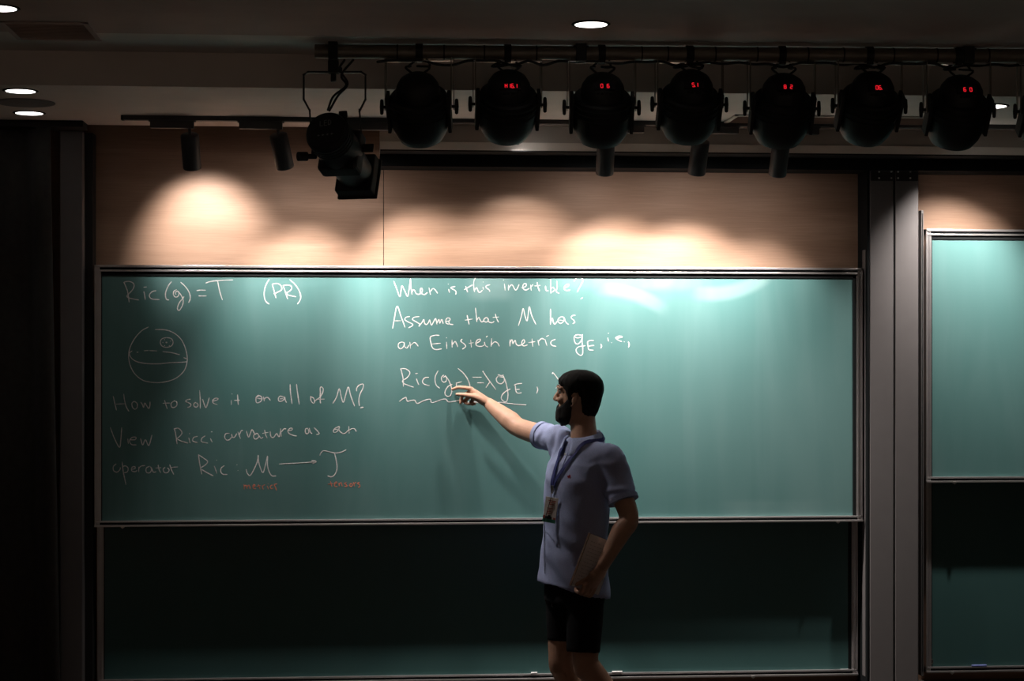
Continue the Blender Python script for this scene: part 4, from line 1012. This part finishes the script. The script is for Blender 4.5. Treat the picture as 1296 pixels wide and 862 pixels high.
# collar: stand and fold, open at the front
nb_c = tor(1.492, -.012)
o1, o2, o3 = [], [], []
for j in range(49):
    a = -math.pi+.30+(2*math.pi-.60)*j/48       # 0 = back of neck
    dirv = -NF*math.cos(a)+SL*math.sin(a)
    fall = .5-.5*math.cos(a)                     # 0 at the back, 1 at the front
    o1.append(nb_c+dirv*(.066+.010*fall)+UP*(.022-.034*fall)+NF*.012*fall)
    o2.append(nb_c+dirv*(.071+.010*fall)+UP*(.033-.036*fall)+NF*.014*fall)
    tip = max(0, fall-.75)/.25
    o3.append(nb_c+dirv*(.092+.012*fall)+UP*(-.010-.052*fall-.014*tip)+NF*.022*fall)
col = MB(); n = 49
col.v = o1+o2+o3+[p-UP*.003 for p in o3]+[p-UP*.003-(p-nb_c).normalized()*.0025 for p in o2]
for a, b in ((0, 1), (1, 2), (2, 3), (3, 4)):
    for j in range(n-1): col.f.append((a*n+j, a*n+j+1, b*n+j+1, b*n+j))
for j in (0, n-1): col.f.append((n+j, 2*n+j, 3*n+j, 4*n+j))
co = col.build('collar', M_polo2, shirt, smooth=True)
# placket with two buttons
pl_pts = []
for z in (1.455, 1.42, 1.38, 1.33, 1.30):
    h = T_sh.ray_cast(tor(z, .5), -NF); p_ = h[0] if h[0] is not None else tor(z, .12)
    pl_pts.append(p_+NF*.001)
pm = MB()
for a, b in zip(pl_pts[:-1], pl_pts[1:]): pm.obox((a+b)/2, (b-a)*.52, SL*.014, NF*.0016)
pm.build('placket', M_polo2, shirt, bevel=.0008)
for k in (1, 3):
    MB().cyl(pl_pts[k], pl_pts[k]+NF*.0042, .0052, 14).build('button', M_tag, shirt, smooth='auto')
q, n_ = on_shirt(720.5, 603.5, .0015)
ex_ = UP.cross(n_).normalized(); lg = MB()
lg.obox(q, ex_*.008, UP*.004, n_*.0008); lg.obox(q+ex_*.004+UP*.005, ex_*.003, UP*.004, n_*.0008); lg.obox(q-ex_*.004-UP*.005, ex_*.002, UP*.004, n_*.0008); lg.obox(q+ex_*.005-UP*.005, ex_*.002, UP*.004, n_*.0008)
lg.build('emblem', M_logo, shirt)['label'] = 'small red stitched emblem'

# shorts
so = MB()
trunk(so, [(0.76, .150, .115, .0), (0.82, .155, .116, .0), (0.90, .150, .110, .0), (0.96, .140, .102, .004)], 44, 2.3)
hems = {}
for s in (-1, 1):
    hip, kn, an = legs[s]
    d = (kn-hip).normalized(); e = hip.lerp(kn, .95 if s > 0 else .86)-NF*.004
    e = at(738, 826, e.y) if s > 0 else at(713, 811, e.y)
    hq = hip-SL*s*.012
    so.tube([hq-UP*.02, hq.lerp(e, .4), e], [.080, .084, .076 if s > 0 else .073], 32, 6, round_caps=False)
    hems[s] = e
me_so = remeshed(so, .007, 6, .5)
bm = bmesh.new(); bm.from_mesh(me_so); bm.normal_update()
bmesh.ops.delete(bm, geom=[f for f in bm.faces if f.normal.z < -.75 and any((f.calc_center_median()-e).length < .095 and f.calc_center_median().z < e.z+.02 for e in hems.values())], context='FACES')
for v in bm.verts:
    v.co += v.normal*(noise.noise(Vector((v.co.x*14, v.co.y*14, v.co.z*6)))*.004)
bm.to_mesh(me_so); bm.free()
T_so = bvh(me_so)
shorts = finish(me_so, 'shorts', M_short, person, P0)
h = T_so.ray_cast(CAM, ray(698.5, 765.5).normalized())
if h[0] is not None:
    q = h[0]+h[1]*.001; ex_ = UP.cross(h[1]).normalized()
    em = MB().obox(q, ex_*.0012, UP*.009, h[1]*.0006).obox(q+ex_*.003-UP*.008, ex_*.003, UP*.0012, h[1]*.0006)
    em.build('emblem', M_tag, shorts)['label'] = 'tiny white emblem on the black shorts'
# socks and shoes
for s in (-1, 1):
    hip, kn, an = legs[s]
    MB().tube([an+UP*.10, an+UP*.03, an-UP*.03], [.043, .041, .044], 20, 4, round_caps=False).build('sock', M_sock, person, smooth=True)
    c = V(an.x, an.y, 0); up_ = MB()
    up_.tube([c-NF*.055+UP*.055, c+NF*.0+UP*.058, c+NF*.09+UP*.048, c+NF*.165+UP*.036], [(.050, .040), (.052, .042), (.040, .046), (.026, .040)], 24, 6, hint=UP)
    sho = up_.build('shoe', M_shoe, person, smooth=True)
    R = []
    for z, k in ((0.001, .96), (.004, 1.0), (.024, 1.0), (.028, .97)):
        r = []
        for j in range(40):
            a = 2*math.pi*j/40; x = math.cos(a)*.145; wd = .046+.006*math.cos(a*1.0+.4)
            r.append(c+NF*(.055+x*k)+NF.cross(UP)*wd*k*math.sin(a)+UP*z)
        R.append(r)
    MB().rings(R).build('sole', M_sole, sho, smooth='auto')
    lc = MB()
    for k in range(4):
        q = c+NF*(.04+.022*k)+UP*(.106-.010*k); lc.tube([q-NF.cross(UP)*.024-UP*.010, q, q+NF.cross(UP)*.024-UP*.010], .0028, 8, 3)
    lc.build('laces', M_tag, sho, smooth=True)

# ------------------------------------------------------------------ lanyard with badge
ly = thing('lanyard', on_shirt(701, 612)[0], 'blue neck lanyard with a name badge on the lecturer\'s chest', 'lanyard')
def strap(mb, pts, wd, th=.0013):
    P = catmull([p for p, n in pts], 4); Nn = catmull([n for p, n in pts], 4); R = []
    for i, p in enumerate(P):
        d = (P[min(i+1, len(P)-1)]-P[max(i-1, 0)]).normalized(); n = Nn[i].normalized(); s = d.cross(n).normalized(); n = s.cross(d)
        R.append([p-s*wd-n*th, p+s*wd-n*th, p+s*wd+n*th, p-s*wd+n*th])
    mb.rings(R)
bk = nb_c-NF*.082+UP*.012
side = lambda k, z, r: (nb_c-NF*math.cos(k)*r+SL*math.sin(k)*r+UP*z, (-NF*math.cos(k)+SL*math.sin(k)+UP*.5).normalized())
s1 = [side(0, .020, .0775), side(.7, .012, .083), side(1.25, -.008, .093)]+[on_shirt(x, y, .0075) for x, y in ((741, 561), (729, 574), (716, 591), (705, 608), (701.5, 617))]
s2 = [side(0, .020, .0775), side(-.7, .012, .083), side(-1.3, -.010, .093)]+[on_shirt(x, y, .0075) for x, y in ((714, 566), (708, 582), (703, 598), (700.5, 609), (700, 617))]
for s in (s1, s2):
    m = MB(); strap(m, s, .0085); m.build('strap', M_strap, ly, smooth='auto')
cA, nA = on_shirt(701, 615, .010)
bn = V(-.50, -.86, .04).normalized(); bx = UP.cross(bn).normalized()
MB().obox(cA-UP*.010, bx*.007, UP*.012, bn*.003).cyl(cA-UP*.022, cA-UP*.034, .0035, 10).build('clip', M_steel, ly, bevel=.001)
# badge card
tl = at(696.5, 629, cA.y-.012); 
bc = at(696.8, 645.5, cA.y-.020); bu = (at(699, 630, bc.y)-at(694.5, 661, bc.y)).normalized(); bx = (bx-bu*bx.dot(bu)).normalized(); bn = bx.cross(bu).normalized()
if bn.y > 0: bn = -bn; 
hw, hh = .031, .056
bd = MB().obox(bc, bx*hw, bu*hh, bn*.0012).build('badge', M_card, ly, bevel=.0006)
MB().obox(bc-bu*hh*.86+bn*.0006, bx*hw*1.0, bu*hh*.14, bn*.0014).build('badge_band', M_cardg, bd)
mm = MB().obox(bc-bu*hh*.62+bn*.0012-bx*hw*.15, bx*hw*.5, bu*hh*.10, bn*.0006).obox(bc-bu*hh*.5+bn*.0012-bx*hw*.05, bx*hw*.2, bu*hh*.08, bn*.0006); mm.build('badge_skyline', M_cardd, bd)
mm = MB().obox(bc-bu*hh*.66+bn*.0013+bx*hw*.8, bx*hw*.2, bu*hh*.09, bn*.0006).obox(bc-bu*hh*.60+bn*.0013-bx*hw*.85, bx*hw*.15, bu*hh*.12, bn*.0006)
for k in range(3): mm.obox(bc+bu*hh*(.72-.14*k)+bn*.0013+bx*hw*.1, bx*hw*(.6-.1*k), bu*hh*.03, bn*.0004)
for k in range(4): mm.obox(bc+bu*hh*(.12-.13*k)+bn*.0013-bx*hw*.1, bx*hw*(.45-.06*(k % 2)), bu*hh*.025, bn*.0004)
mm.build('badge_print', M_cardr, bd)
# thin cord down the shirt
cp = [cA+bn*.006]+[bc+bu*hh*k+bn*.004-bx*hw*(.15+.25*(1-k)) for k in (.9, .4, -.1, -.6, -.98)]+[on_shirt(x, y, .004)[0] for x, y in ((690.6, 672), (690.2, 684), (690, 698), (690, 712), (690.4, 726))]
tag(MB().tube(cp, .0016, 6, 3).build('thin_cord', M_blackm, None, smooth=True, org=cp[-1]), 'thin black cord running down the front of the polo shirt', 'cord')

# ------------------------------------------------------------------ notebook under his left hand
nbk = thing('notebook', nb(NBW/2, 0, -NBT/2), 'pale spiral-free notebook held against the lecturer\'s hip', 'notebook')
nbk['label'] = 'pale notebook with brown edge held against the lecturer\'s hip'
MB().obox(nb(NBW/2, NBH/2, -NBT/2), nb_f*(NBW/2-.002), nb_up*(NBH/2-.002), nb_n*(NBT/2-.001)).build('pages', M_pageedge, nbk)
MB().obox(nb(NBW/2, NBH/2, -.0006), nb_f*(NBW/2-.004), nb_up*(NBH/2), nb_n*.0006).build('top_sheet', M_page, nbk, bevel=.0004)
cv = MB().obox(nb(NBW/2, NBH/2, -NBT), nb_f*NBW/2, nb_up*(NBH/2+.001), nb_n*.0010).obox(nb(.0012, NBH/2, -NBT/2), nb_f*.0012, nb_up*(NBH/2+.001), nb_n*(NBT/2))
cv.build('cover', M_cover, nbk, bevel=.0005)
ink = MB(); rnd = random.Random(9)
for k in range(13):
    b = NBH-.03-.0155*k; a = .022; 
    while a < NBW-.02:
        L_ = rnd.uniform(.004, .016); ink.obox(nb(a+L_/2, b, .0002), nb_f*L_/2, nb_up*.0011, nb_n*.0003); a += L_+.006
ink.build('handwriting', M_ink, nbk)

for o in bpy.data.objects:
    if '_org' in o: del o['_org']
